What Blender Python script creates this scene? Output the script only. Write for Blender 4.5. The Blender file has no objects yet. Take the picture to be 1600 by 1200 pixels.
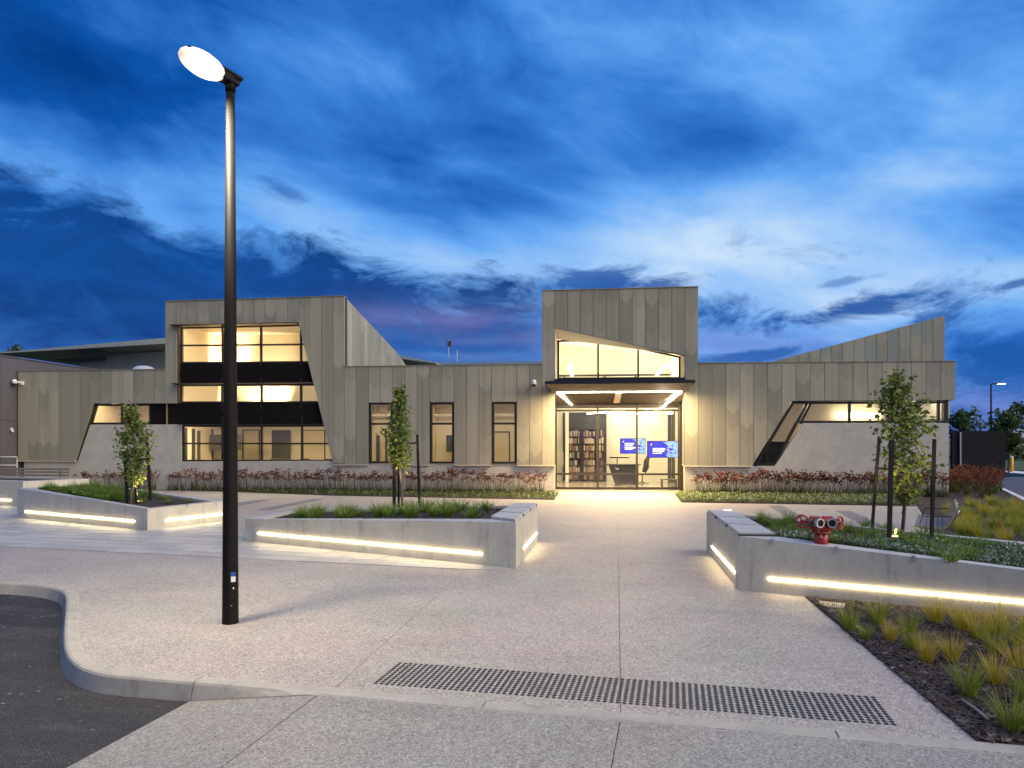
import bpy, math, random
from mathutils import Vector, Matrix
random.seed(7)
R = math.radians
scene = bpy.context.scene
COL = scene.collection

# ------------------------------------------------------------------ camera
F, CX, HY, CAMZ = 1092.0, 800.0, 690.0, 2.016     # focal length in px of the 1600 px wide photograph, horizon row, lens height
YAW = R(6.0)
YF = 27.45                                         # the facade stands on the plane y = YF
cam = bpy.data.cameras.new('camera'); cam_o = bpy.data.objects.new('camera', cam); COL.objects.link(cam_o)
cam.sensor_width = 36; cam.lens = F / 1600 * 36; cam.shift_y = (HY - 600) / 1600
cam.clip_end = 3000; cam.clip_start = .05
cam_o.location = (0, 0, CAMZ); cam_o.rotation_euler = (R(90), 0, YAW)
scene.camera = cam_o
scene.render.engine = 'CYCLES'
scene.cycles.use_denoising = True
scene.cycles.max_bounces = 7; scene.cycles.transparent_max_bounces = 12
scene.cycles.diffuse_bounces = 4; scene.cycles.glossy_bounces = 3
scene.cycles.sample_clamp_indirect = 6
scene.cycles.caustics_reflective = False; scene.cycles.caustics_refractive = False
vs = scene.view_settings
vs.view_transform = 'Standard'; vs.look = 'None'; vs.gamma = 1; vs.use_curve_mapping = False
EXPO = 1.0
vs.exposure = EXPO
scene.display_settings.display_device = 'sRGB'

SUN_EL, SUN_AZ = 30.0, 112.0                       # dusk glow behind the photographer, to the right

# ------------------------------------------------------------------ world: dusk sky with clouds
def build_world():
    w = bpy.data.worlds.new('World'); scene.world = w; w.use_nodes = True
    nt = w.node_tree; N = nt.nodes; L = nt.links; N.clear()
    def mth(op, a, b=None, c=None, clamp=False):
        n = N.new('ShaderNodeMath'); n.operation = op; n.use_clamp = clamp
        for i, v in enumerate((a, b, c)):
            if v is None: continue
            if isinstance(v, (int, float)): n.inputs[i].default_value = v
            else: L.new(v, n.inputs[i])
        return n.outputs[0]
    def ramp(x, stops, interp='EASE'):
        n = N.new('ShaderNodeValToRGB'); n.color_ramp.interpolation = interp
        els = n.color_ramp.elements
        while len(els) < len(stops): els.new(.5)
        for e, (p, c) in zip(els, stops):
            e.position = p; e.color = (*c, 1)
        L.new(x, n.inputs[0]); return n.outputs[0]
    def mix(f, a, b):
        n = N.new('ShaderNodeMix'); n.data_type = 'RGBA'
        if isinstance(f, (int, float)): n.inputs[0].default_value = f
        else: L.new(f, n.inputs[0])
        for s, v in ((n.inputs[6], a), (n.inputs[7], b)):
            if isinstance(v, tuple): s.default_value = (*v, 1)
            else: L.new(v, s)
        return n.outputs[2]
    tc = N.new('ShaderNodeTexCoord')
    sep = N.new('ShaderNodeSeparateXYZ'); L.new(tc.outputs['Generated'], sep.inputs[0])
    x, y, z = sep.outputs
    zc = mth('MAXIMUM', z, 0.0)
    el = mth('ARCSINE', mth('MINIMUM', zc, .9999))
    az = mth('ARCTAN2', x, y)
    # cloud layer coordinates: a flat layer above the place, so that clouds foreshorten to the horizon
    den = mth('ADD', zc, .10)
    u = mth('DIVIDE', x, den); v = mth('DIVIDE', y, den)
    def vec(a, b, c=0.0):
        n = N.new('ShaderNodeCombineXYZ')
        for i, s in enumerate((a, b, c)):
            if isinstance(s, (int, float)): n.inputs[i].default_value = s
            else: L.new(s, n.inputs[i])
        return n.outputs[0]
    def noise(vv, scale, detail=6, rough=.55, dist=0.0):
        n = N.new('ShaderNodeTexNoise'); n.inputs['Scale'].default_value = scale; n.inputs['Detail'].default_value = detail
        n.inputs['Roughness'].default_value = rough; n.inputs['Distortion'].default_value = dist
        L.new(vv, n.inputs['Vector']); return n.outputs['Fac']
    def gauss(a0, e0, sa, se, tilt=0.0):
        da = mth('SUBTRACT', az, a0); de = mth('SUBTRACT', mth('SUBTRACT', el, e0), mth('MULTIPLY', da, tilt))
        p = mth('ADD', mth('POWER', mth('DIVIDE', mth('ABSOLUTE', da), sa), 2), mth('POWER', mth('DIVIDE', mth('ABSOLUTE', de), se), 2))
        return mth('POWER', 2.718, mth('MULTIPLY', p, -1))
    def px(pxx, pyy):            # where in the sky a point of the photograph lies
        dx, dz = (pxx - CX) / F, (HY - pyy) / F
        X = dx * math.cos(YAW) - math.sin(YAW); Y = dx * math.sin(YAW) + math.cos(YAW)
        return math.atan2(X, Y), math.atan2(dz, math.hypot(X, Y))
    # streaks run diagonally
    us = mth('ADD', mth('MULTIPLY', u, .9), mth('MULTIPLY', v, .45)); vsn = mth('ADD', mth('MULTIPLY', v, .9), mth('MULTIPLY', u, -.45))
    n_big = noise(vec(mth('MULTIPLY', us, .55), vsn, 3.1), .42, 4, .5, .3)
    n_mid = noise(vec(mth('MULTIPLY', us, .42), vsn, 8.3), 1.3, 6, .54, .25)
    n_str = noise(vec(mth('MULTIPLY', us, .22), vsn, 5.3), 2.8, 5, .5, .2)
    n_fine = noise(vec(mth('MULTIPLY', u, .8), v, 1.7), 2.3, 9, .62, .4)
    # low clouds seen side on
    n_edge = noise(vec(mth('MULTIPLY', az, 1.0), mth('MULTIPLY', el, 2.2), 4.4), 7.0, 10, .66, .5)
    n_edge2 = noise(vec(mth('MULTIPLY', az, 1.0), mth('MULTIPLY', el, 4.0), 9.4), 5.0, 8, .6, .5)
    n_puff = noise(vec(mth('ADD', az, mth('MULTIPLY', el, .8)), mth('MULTIPLY', el, 1.7), 2.4), 4.6, 9, .58, .3)
    b = .40
    lum = mth('ADD', b, mth('MULTIPLY', mth('SUBTRACT', n_big, .5), .40))
    lum = mth('ADD', lum, mth('MULTIPLY', mth('SUBTRACT', n_mid, .5), .48))
    lum = mth('ADD', lum, mth('MULTIPLY', mth('SUBTRACT', n_str, .5), .20))
    lum = mth('ADD', lum, mth('MULTIPLY', mth('SUBTRACT', n_puff, .5), .78))
    for (p, sa, se, tilt, amp) in [
        ((1230, 90), .42, .19, .0, .24), ((1010, 372), .24, .075, .12, .29), ((1380, 330), .30, .10, .30, .24), ((520, 345), .22, .055, -.30, .20),
        ((1480, 455), .22, .04, .1, .32), ((1120, 430), .22, .05, 0, .13), ((640, 60), .2, .10, .2, .05), ((790, 500), .22, .03, .05, .06),
        ((150, 290), .28, .05, -.1, .14), ((60, 90), .30, .20, 0, -.16), ((1130, 225), .26, .05, .10, -.20), ((330, 225), .20, .05, -.3, -.05), ((740, 130), .17, .07, -.4, -.08)]:
        a0, e0 = px(*p)
        lum = mth('ADD', lum, mth('MULTIPLY', gauss(a0, e0, sa, se, tilt), amp))
    col = ramp(lum, [(0.0, (.0005, .040, .22)), (.2, (.003, .088, .40)), (.4, (.040, .215, .68)), (.6, (.135, .40, .91)), (.8, (.33, .58, .96)), (1.0, (.60, .77, .97))], 'LINEAR')
    # dark cloud banks with ragged upper edges, low in the sky
    def bank(top, bot, soft_t, soft_b, fine):
        wob = mth('ADD', mth('MULTIPLY', mth('SUBTRACT', n_edge, .5), fine), mth('MULTIPLY', mth('SUBTRACT', n_puff, .5), fine * .8))
        t_ = mth('SUBTRACT', 1.0, mth('DIVIDE', mth('SUBTRACT', mth('ADD', el, wob), top), soft_t), clamp=True)
        b_ = mth('DIVIDE', mth('SUBTRACT', mth('ADD', el, mth('MULTIPLY', mth('SUBTRACT', n_edge2, .5), .22)), bot), soft_b, clamp=True)
        return mth('MULTIPLY', t_, b_)
    a1, _ = px(330, 0)
    topline = mth('ADD', .252, mth('MULTIPLY', mth('SUBTRACT', az, a1), -.14))
    m1 = bank(topline, .05, .045, .10, .21)
    side = mth('SUBTRACT', 1.0, mth('DIVIDE', mth('SUBTRACT', mth('ADD', az, mth('MULTIPLY', n_edge2, .25)), px(930, 0)[0]), .12), clamp=True)
    m1 = mth('MULTIPLY', mth('MULTIPLY', m1, side), mth('MULTIPLY_ADD', n_puff, 3.4, -.60, clamp=True))
    m1 = mth('MULTIPLY', m1, .97)
    dark = mix(mth('MULTIPLY_ADD', n_edge, 2.2, -.65, clamp=True), (.0008, .040, .20), (.006, .088, .37))
    col = mix(m1, col, dark)
    # mauve light low over the horizon
    mv = None
    for (p, sa, se) in (((740, 525), .16, .045), ((1160, 535), .14, .035), ((1560, 625), .16, .025), ((560, 500), .12, .02)):
        a0, e0 = px(*p); g = gauss(a0, e0, sa, se); mv = g if mv is None else mth('MAXIMUM', mv, g)
    lowf = mth('MULTIPLY', mv, mth('MULTIPLY', mth('ADD', mth('MULTIPLY', n_edge2, 2.6), -.72, clamp=True), .45))
    col = mix(lowf, col, (.36, .33, .66))
    hz = mth('MULTIPLY', mth('POWER', 2.718, mth('MULTIPLY', el, -22.0)), .75, clamp=True)
    col = mix(hz, col, (.125, .115, .38))
    for (p, sa, se, tilt, st) in [((960, 448), .12, .026, .0, .95), ((1160, 492), .10, .030, -.1, .95), ((1340, 482), .15, .018, .13, .95), ((1170, 556), .09, .010, .05, .8), ((1560, 560), .13, .055, 0, .85), ((1590, 443), .03, .006, .1, .8),
                                  ((700, 545), .16, .010, .02, .6), ((760, 520), .10, .012, .1, .5), ((1330, 438), .05, .006, .1, .5), ((430, 290), .05, .012, -.3, .6)]:
        a0, e0 = px(*p)
        g = mth('ADD', gauss(a0, e0, sa, se, tilt), mth('MULTIPLY', mth('SUBTRACT', n_edge, .5), 3.6))
        g = mth('MULTIPLY', mth('DIVIDE', mth('SUBTRACT', g, .30), .55, clamp=True), gauss(a0, e0, sa * 1.9, se * 2.3, tilt))
        col = mix(mth('MULTIPLY', g, st), col, (.008, .092, .39))
    # the physical sky under the clouds
    sky = N.new('ShaderNodeTexSky'); sky.sky_type = 'NISHITA'; sky.sun_disc = False
    sky.sun_elevation = R(SUN_EL); sky.sun_rotation = R(SUN_AZ)
    sk = N.new('ShaderNodeVectorMath'); sk.operation = 'SCALE'; L.new(sky.outputs[0], sk.inputs[0]); sk.inputs['Scale'].default_value = .05
    col = mix(.012, col, sk.outputs[0])
    below = mth('LESS_THAN', z, 0.0)
    col = mix(below, col, (.05, .055, .09))
    bg = N.new('ShaderNodeBackground'); L.new(col, bg.inputs[0]); bg.inputs[1].default_value = 1.0 / 2 ** EXPO
    out = N.new('ShaderNodeOutputWorld'); L.new(bg.outputs[0], out.inputs[0])
build_world()

sun = bpy.data.lights.new('sun', 'SUN'); sun.energy = 2.0; sun.angle = R(70); sun.color = (1.0, .84, .60)
sun_o = bpy.data.objects.new('sun', sun); COL.objects.link(sun_o)
_s = Vector((math.sin(R(SUN_AZ)) * math.cos(R(SUN_EL)), math.cos(R(SUN_AZ)) * math.cos(R(SUN_EL)), math.sin(R(SUN_EL))))
sun_o.rotation_euler = (-_s).to_track_quat('-Z', 'Y').to_euler(); sun_o.location = _s * 40

# ------------------------------------------------------------------ surveying helpers: a point of the photograph on a known plane of the place
_R = Vector((math.cos(YAW), math.sin(YAW), 0)); _Fw = Vector((-math.sin(YAW), math.cos(YAW), 0))
def ray(px, py): return _R * ((px - CX) / F) + _Fw + Vector((0, 0, (HY - py) / F))
def G(px, py, z=0.0):                                   # on the level z
    d = ray(px, py); t = (z - CAMZ) / d.z; return Vector((d.x * t, d.y * t, z))
def PY(px, py, Y=YF):                                   # on the upright plane y = Y
    d = ray(px, py); t = Y / d.y; return Vector((d.x * t, Y, CAMZ + d.z * t))
def PX(px, py, X):                                      # on the upright plane x = X
    d = ray(px, py); t = X / d.x; return Vector((X, d.y * t, CAMZ + d.z * t))
def PD(px, py, Z):                                      # at depth Z in front of the lens
    d = ray(px, py); return Vector((d.x * Z, d.y * Z, CAMZ + d.z * Z))
def fx(px, Y=YF): return PY(px, HY, Y).x
def f2(px, py, Y=YF):
    p = PY(px, py, Y); return (p.x, p.z)

# ------------------------------------------------------------------ materials
MATS = {}
class NT:
    def __init__(s, name):
        s.m = bpy.data.materials.new(name); s.m.use_nodes = True; s.nt = s.m.node_tree
        s.N = s.nt.nodes; s.L = s.nt.links
        s.b = s.N['Principled BSDF']; s.out = s.N['Material Output']; MATS[name] = s.m
        s.tc = s.N.new('ShaderNodeTexCoord')
    def lk(s, v, sock):
        if isinstance(v, (int, float)): sock.default_value = v
        elif isinstance(v, tuple): sock.default_value = (*v, 1) if len(v) == 3 and sock.type == 'RGBA' else v
        else: s.L.new(v, sock)
    def mp(s, sc=(1, 1, 1), co='Object', rot=(0, 0, 0)):
        n = s.N.new('ShaderNodeMapping'); n.inputs['Scale'].default_value = sc; n.inputs['Rotation'].default_value = rot
        s.L.new(s.tc.outputs[co], n.inputs[0]); return n.outputs[0]
    def noise(s, v, scale, detail=4, rough=.55):
        n = s.N.new('ShaderNodeTexNoise'); n.inputs['Scale'].default_value = scale; n.inputs['Detail'].default_value = detail
        n.inputs['Roughness'].default_value = rough; s.L.new(v, n.inputs['Vector']); return n.outputs['Fac']
    def vor(s, v, scale, out='Color', feat='F1'):
        n = s.N.new('ShaderNodeTexVoronoi'); n.feature = feat; n.inputs['Scale'].default_value = scale; s.L.new(v, n.inputs['Vector']); return n.outputs[out]
    def ramp(s, x, stops, interp='LINEAR'):
        n = s.N.new('ShaderNodeValToRGB'); n.color_ramp.interpolation = interp; e = n.color_ramp.elements
        while len(e) < len(stops): e.new(.5)
        for q, (p, c) in zip(e, stops):
            q.position = p; q.color = (c, c, c, 1) if isinstance(c, (int, float)) else (*c, 1)
        s.L.new(x, n.inputs[0]); return n.outputs[0]
    def mix(s, f, a, b, mode='MIX'):
        n = s.N.new('ShaderNodeMix'); n.data_type = 'RGBA'; n.blend_type = mode
        s.lk(f, n.inputs[0]); s.lk(a, n.inputs[6]); s.lk(b, n.inputs[7]); return n.outputs[2]
    def math(s, op, a, b=0.0):
        n = s.N.new('ShaderNodeMath'); n.operation = op; s.lk(a, n.inputs[0]); s.lk(b, n.inputs[1]); return n.outputs[0]
    def bump(s, h, st=.3, d=.01):
        n = s.N.new('ShaderNodeBump'); n.inputs['Strength'].default_value = st; n.inputs['Distance'].default_value = d
        s.L.new(h, n.inputs['Height']); s.L.new(n.outputs[0], s.b.inputs['Normal'])
    def set(s, col=None, rough=None, metal=None, spec=None):
        if col is not None: s.lk(col, s.b.inputs['Base Color'])
        if rough is not None: s.lk(rough, s.b.inputs['Roughness'])
        if metal is not None: s.b.inputs['Metallic'].default_value = metal
        if spec is not None: s.b.inputs['Specular IOR Level'].default_value = spec
        return s.m
    def rnd(s):
        n = s.N.new('ShaderNodeObjectInfo'); return n.outputs['Random']
def sc(c, k): return tuple(v * k for v in c)

def plain(name, c, rough=.55, metal=0.0, var=.12, scale=6.0, bump=0.0):
    t = NT(name); n = t.noise(t.mp(), scale, 6, .6)
    t.set(t.mix(n, sc(c, 1 - var), sc(c, 1 + var)), rough, metal)
    if bump: t.bump(t.noise(t.mp(), scale * 14, 4), bump, .004)
    return t.m
def emit(name, c, st):
    t = NT(name); t.b.inputs['Base Color'].default_value = (.8, .8, .8, 1); t.b.inputs['Emission Color'].default_value = (*c, 1); t.b.inputs['Emission Strength'].default_value = st
    return t.m
def aggregate(name, base, pink, k=1.0):
    t = NT(name); o = t.mp()
    big = t.noise(o, .55, 3, .6)
    tone = t.mix(t.ramp(big, [(.38, 0), (.62, 1)]), base, pink)
    sp = t.vor(o, 85, 'Color'); g = t.ramp(sp, [(0, .34), (.35, .8), (.7, 1.12), (1, 1.75)])
    sp2 = t.vor(o, 36, 'Color'); g2 = t.ramp(sp2, [(0, .55), (.22, .95), (.8, 1.05), (1, 1.35)])
    c = t.mix(.85, tone, g, 'MULTIPLY'); c = t.mix(.7, c, g2, 'MULTIPLY')
    st = t.ramp(t.noise(o, .9, 6, .65), [(.3, .86), (.6, 1.04)])
    c = t.mix(.8, c, st, 'MULTIPLY')
    # wear: soft tracks, darker damp patches, gum and dropped spots
    wear = t.noise(t.mp((.5, 1.6, 1), rot=(0, 0, .5)), .8, 7, .68); c = t.mix(.75, c, t.ramp(wear, [(.28, .80), (.46, 1.0), (.8, 1.05)]), 'MULTIPLY')
    spots = t.ramp(t.vor(o, 1.6, 'Distance'), [(.0, .45), (.022, .55), (.03, 1)]); c = t.mix(.8, c, spots, 'MULTIPLY')
    dots = t.ramp(t.vor(t.mp((1, 1, 1), rot=(0, 0, .3)), 5.5, 'Distance'), [(.0, .35), (.035, .5), (.05, 1)]); c = t.mix(t.ramp(t.noise(o, 1.3, 3), [(.5, 0), (.62, .8)]), c, t.mix(1, c, dots, 'MULTIPLY'))
    t.set(c, .62, spec=.35); t.bump(t.vor(o, 85, 'Distance'), .25, .004)
    return t.m
aggregate('plaza_aggregate', (.39, .367, .302), (.42, .358, .308))
aggregate('apron_aggregate', (.32, .312, .262), (.327, .298, .255))
def concrete(name, c, drips=.5, rough=.65):
    t = NT(name); o = t.mp()
    n = t.noise(o, 2.2, 8, .62); n2 = t.noise(o, 14, 6, .6)
    col = t.mix(t.ramp(n, [(.3, 0), (.7, 1)]), sc(c, .84), sc(c, 1.08))
    col = t.mix(.35, col, t.ramp(n2, [(.3, .8), (.7, 1.12)]), 'MULTIPLY')
    dr = t.noise(t.mp((2.3, 2.9, .30)), 1.9, 9, .78); dm = t.ramp(t.noise(o, .9, 4, .6), [(.36, .12), (.62, 1)])
    col = t.mix(t.math('MULTIPLY', dm, drips), col, t.ramp(dr, [(.34, .55), (.47, .96), (.56, 1.0), (.75, 1.08)]), 'MULTIPLY')
    pores = t.ramp(t.vor(o, 30, 'Distance'), [(.02, .55), (.07, 1)])
    col = t.mix(.5, col, pores, 'MULTIPLY')
    t.set(col, rough); t.bump(n2, .15, .004); return t.m
concrete('planter_concrete', (.53, .505, .42), .95)
concrete('coping_concrete', (.48, .47, .44), .15)
concrete('kerb_concrete', (.42, .39, .32), .9)
concrete('render_wall', (.50, .48, .41), .25, .8)
concrete('dark_band', (.20, .195, .20), .1)
def paver():
    t = NT('paver_stone'); o = t.mp(); r = t.rnd()
    c = t.mix(r, (.39, .38, .345), (.54, .515, .46)); n = t.noise(o, 9, 7, .65)
    c = t.mix(.5, c, t.ramp(n, [(.25, .74), (.7, 1.12)]), 'MULTIPLY')
    c = t.mix(.35, c, t.ramp(t.vor(o, 120, 'Color'), [(0, .6), (1, 1.3)]), 'MULTIPLY')
    t.set(c, .5); t.bump(n, .12, .004)
paver()
def asphalt(name, c):
    t = NT(name); o = t.mp(); sp = t.vor(o, 110, 'Color'); s2 = t.vor(o, 38, 'Color')
    g = t.ramp(sp, [(0, .25), (.5, .8), (.8, 1.5), (1, 3.6)])
    cc = t.mix(1, c, g, 'MULTIPLY'); white = t.ramp(s2, [(.90, 0), (.93, 1)], 'CONSTANT')
    cc = t.mix(t.math('MULTIPLY', white, .5), cc, (.30, .29, .28))
    big = t.ramp(t.noise(o, 1.1, 5, .6), [(.3, .72), (.7, 1.3)]); cc = t.mix(.8, cc, big, 'MULTIPLY'); sc_ = t.noise(t.mp((.35, 2.2, 1), rot=(0, 0, .9)), 1.4, 7, .7); cc = t.mix(.9, cc, t.ramp(sc_, [(.3, .7), (.5, 1), (.68, 1.9)]), 'MULTIPLY')
    t.set(cc, .78); t.bump(t.vor(o, 110, 'Distance'), .6, .008)
asphalt('asphalt', (.031, .029, .027)); asphalt('carpark_asphalt', (.075, .078, .09))
def clad(name, c):
    t = NT(name); o = t.mp((1, 1, 1))
    st = t.noise(t.mp((34, 34, .12)), 1.0, 3, .6); s2 = t.noise(t.mp((5, 5, .10)), 1.0, 4, .6)
    col = t.mix(t.rnd(), sc(c, .90), sc(c, 1.08))
    col = t.mix(.75, col, t.ramp(st, [(.3, .86), (.7, 1.10)]), 'MULTIPLY')
    col = t.mix(.8, col, t.ramp(s2, [(.3, .88), (.7, 1.10)]), 'MULTIPLY')
    t.set(col, .48, spec=.4); t.bump(st, .08, .003); return t.m
clad('cladding_mid', (.318, .306, .224)); clad('cladding_light', (.362, .345, .252)); clad('cladding_dark', (.280, .270, .200))
clad('cladding_far', (.245, .275, .225))
plain('shell_dark', (.05, .048, .045), .8)
plain('black_steel', (.016, .015, .014), .38, 0, .25, 9)
plain('spandrel_black', (.009, .0075, .006), .7, 0, .2, 5); MATS['spandrel_black'].node_tree.nodes['Principled BSDF'].inputs['Specular IOR Level'].default_value = .12
plain('frame_black', (.022, .018, .014), .4, .2, .15, 8)
plain('bronze_frame', (.030, .024, .018), .42, .1, .15, 8)
plain('trim_cream', (.55, .50, .40), .5)
plain('soffit_bronze', (.085, .062, .042), .65, 0, .12, 3)
plain('interior_cream', (.72, .64, .49), .85, 0, .03, 2)
plain('lobby_wall', (.70, .675, .57), .85, 0, .03, 2); plain('bore_shade_black', (.006, .006, .006), .9)
plain('interior_white', (.78, .72, .62), .85, 0, .03, 2)
plain('interior_floor', (.34, .31, .27), .16, 0, .1, 3)
plain('interior_carpet', (.10, .09, .08), .9, 0, .1, 20)
plain('interior_dark', (.045, .045, .043), .6)
plain('door_timber', (.62, .52, .36), .5, 0, .1, 3)
plain('grey_door', (.075, .07, .06), .5)
plain('desk_dark', (.03, .032, .036), .35)
plain('white_plastic', (.78, .78, .78), .35, 0, .03)
plain('black_gloss', (.01, .01, .012), .12, 0, .05)
plain('lamp_black', (.0075, .0066, .006), .62, 0, .3, 14); MATS['lamp_black'].node_tree.nodes['Principled BSDF'].inputs['Specular IOR Level'].default_value = .16
plain('steel_grey', (.38, .39, .40), .35, .8, .12, 8)
plain('galvanised', (.45, .46, .47), .45, .6, .15, 6)
plain('stake_black', (.006, .0055, .0055), .85, 0, .3, 10, .3)
plain('bark', (.12, .095, .075), .85, 0, .3, 20, .5)
plain('hydrant_red', (.31, .018, .018), .45, 0, .45, 9, .15)
plain('brass_dark', (.17, .14, .10), .4, .7, .2, 12)
plain('bench_timber', (.21, .19, .155), .7, 0, .25, 9, .2)
plain('bench_end', (.50, .38, .17), .7)
plain('yellow_paint', (.75, .36, .02), .45)
plain('white_paint', (.75, .74, .70), .55, 0, .08)
plain('neighbour_panel', (.105, .10, .115), .5, 0, .12, .9)
plain('hall_metal', (.33, .38, .35), .45, .1, .08, 3)
plain('hall_wall', (.26, .30, .30), .6, 0, .08, 2)
plain('hall_soffit', (.11, .12, .125), .6)
plain('roof_blue', (.22, .34, .44), .4, .1)
plain('fence_black', (.007, .0075, .009), .85, 0, .25, 5)
plain('pit_beige', (.50, .42, .30), .7)
plain('hose', (.22, .20, .18), .6)
plain('house_white', (.5, .52, .53), .7); plain('house_roof', (.40, .45, .50), .5); plain('house_glass', (.03, .035, .045), .1)
plain('tactile_black', (.014, .014, .016), .5, 0, .2, 30)
def tri(name, a, b, c, scale, rough):
    t = NT(name); n = t.noise(t.mp(), scale, 8, .65); t.set(t.ramp(n, [(.3, a), (.5, b), (.72, c)]), rough); t.bump(n, .8, .03); return t.m
tri('mulch_soil', (.016, .011, .009), (.038, .026, .020), (.075, .052, .04), 22, .95)
tri('lawn', (.022, .045, .010), (.045, .08, .018), (.07, .11, .03), 3, .95)
tri('land', (.03, .035, .015), (.05, .055, .025), (.06, .07, .03), .6, .95)
def chipm():
    t = NT('bark_chip'); r = t.vor(t.mp(), 16, 'Color')
    t.set(t.ramp(r, [(0, (.018, .011, .009)), (.5, (.045, .030, .024)), (.82, (.085, .06, .048)), (1, (.26, .21, .17))]), .85)
chipm()
def leaf(name, a, b, tipc=None, trans=.35):
    t = NT(name)
    g = t.noise(t.mp(), 9, 3, .6); c = t.mix(t.ramp(g, [(.3, 0), (.7, 1)]), a, b)
    c = t.mix(t.math('MULTIPLY', t.rnd(), .5), c, sc(b, .8))
    if tipc:
        sp = t.N.new('ShaderNodeSeparateXYZ'); t.L.new(t.tc.outputs['Generated'], sp.inputs[0])
        c = t.mix(t.ramp(sp.outputs[2], [(.25, 0), (.95, .85)]), c, tipc)
    t.set(c, .5, spec=.35)
    tr = t.N.new('ShaderNodeBsdfTranslucent'); t.L.new(c, tr.inputs[0])
    mx = t.N.new('ShaderNodeMixShader'); mx.inputs[0].default_value = trans
    t.L.new(t.b.outputs[0], mx.inputs[1]); t.L.new(tr.outputs[0], mx.inputs[2]); t.L.new(mx.outputs[0], t.out.inputs[0])
    return t.m
leaf('tree_leaf', (.085, .14, .024), (.16, .22, .045)); leaf('tree_leaf_pale', (.19, .24, .05), (.30, .34, .09))
leaf('far_leaf', (.05, .085, .026), (.09, .13, .045))
leaf('tuft_green', (.10, .19, .02), (.19, .29, .04), (.32, .40, .07)); leaf('tuft_deep', (.05, .105, .016), (.10, .165, .028))
leaf('tuft_yellow', (.30, .30, .012), (.47, .41, .02), (.68, .50, .06)); leaf('tuft_straw', (.34, .26, .02), (.50, .36, .04), (.62, .44, .11))
leaf('paw_leaf', (.07, .12, .025), (.12, .17, .04)); leaf('paw_stem', (.07, .035, .02), (.12, .055, .03), None, .1)
leaf('paw_flower', (.26, .07, .022), (.46, .15, .045), None, .25); leaf('paw_flower_dark', (.075, .02, .014), (.15, .035, .02), None, .2)
leaf('cover_green', (.07, .11, .02), (.15, .19, .045)); leaf('cover_pale', (.30, .36, .25), (.50, .54, .42)); leaf('cover_grey', (.10, .15, .08), (.17, .22, .12))
def glass(name, tint, refl=.10):
    t = NT(name); t.N.remove(t.b)
    tr = t.N.new('ShaderNodeBsdfTransparent'); tr.inputs[0].default_value = (*tint, 1)
    gl = t.N.new('ShaderNodeBsdfGlossy'); gl.inputs['Roughness'].default_value = .01
    lw = t.N.new('ShaderNodeLayerWeight'); lw.inputs[0].default_value = .25
    f = t.math('MULTIPLY_ADD', lw.outputs['Fresnel'], .55); f.node.inputs[2].default_value = refl * .3
    mx = t.N.new('ShaderNodeMixShader'); t.L.new(f, mx.inputs[0]); t.L.new(tr.outputs[0], mx.inputs[1]); t.L.new(gl.outputs[0], mx.inputs[2]); t.L.new(mx.outputs[0], t.out.inputs[0])
glass('glass_clear', (.90, .92, .90), .22)
WARM = (1.0, .70, .36); SOFT = (1.0, .82, .56)
emit('led_warm', (1.0, .79, .45), 15.0); emit('led_line', (1.0, .82, .56), 26.0); emit('room_lamp_warm', (1.0, .76, .42), 9.0); emit('room_lamp_soft', (1.0, .85, .62), 7.0); emit('lobby_lamp', (1.0, .89, .73), 5.2); emit('room_lamp_low', (1.0, .82, .56), 4.0); emit('office_lamp', (1.0, .83, .56), 17.0); emit('low_room_lamp', (1.0, .79, .46), 24.0); emit('upper_lamp', (1.0, .78, .46), 13.0)
t_ = NT('street_lamp_glare'); at_ = t_.N.new('ShaderNodeAttribute'); at_.attribute_name = 'glow'
t_.L.new(t_.ramp(at_.outputs['Fac'], [(0, (1.0, .72, .40)), (.45, (1.0, .88, .66)), (1, (1.0, .96, .86))]), t_.b.inputs['Emission Color']); t_.L.new(t_.ramp(at_.outputs['Fac'], [(0, .16), (.25, .38), (.5, .75), (1, 1)]), t_.b.inputs['Emission Strength'])  # emission graded warm and dim toward the rim, to soften the glare's outline
t_.b.inputs['Base Color'].default_value = (.8, .8, .8, 1); emit('uplight_lens', (1.0, .52, .15), 5.0); emit('far_lamp_lens', (1.0, .93, .85), 3.0)
def screen_mat():
    t = NT('screen_picture'); v = t.tc.outputs['UV']
    sp = t.N.new('ShaderNodeSeparateXYZ'); t.L.new(v, sp.inputs[0])
    n = t.noise(v, 5.0, 6, .65)
    spl = t.ramp(t.math('ADD', t.math('SUBTRACT', sp.outputs[0], .66), t.math('MULTIPLY', t.math('SUBTRACT', n, .5), 2.4)), [(0.0, 0), (.12, 1)])
    c2 = t.ramp(t.noise(v, 3.2, 4), [(.32, (.95, .98, 1)), (.5, (.25, .62, 1)), (.6, (.85, .93, 1)), (.74, (.35, .06, .75))])
    c = t.mix(spl, (.018, .03, .75), c2)
    t.b.inputs['Base Color'].default_value = (.01, .01, .02, 1); t.L.new(c, t.b.inputs['Emission Color']); t.b.inputs['Emission Strength'].default_value = .62
screen_mat(); emit('screen_text', (1, 1, 1), .55)

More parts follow.
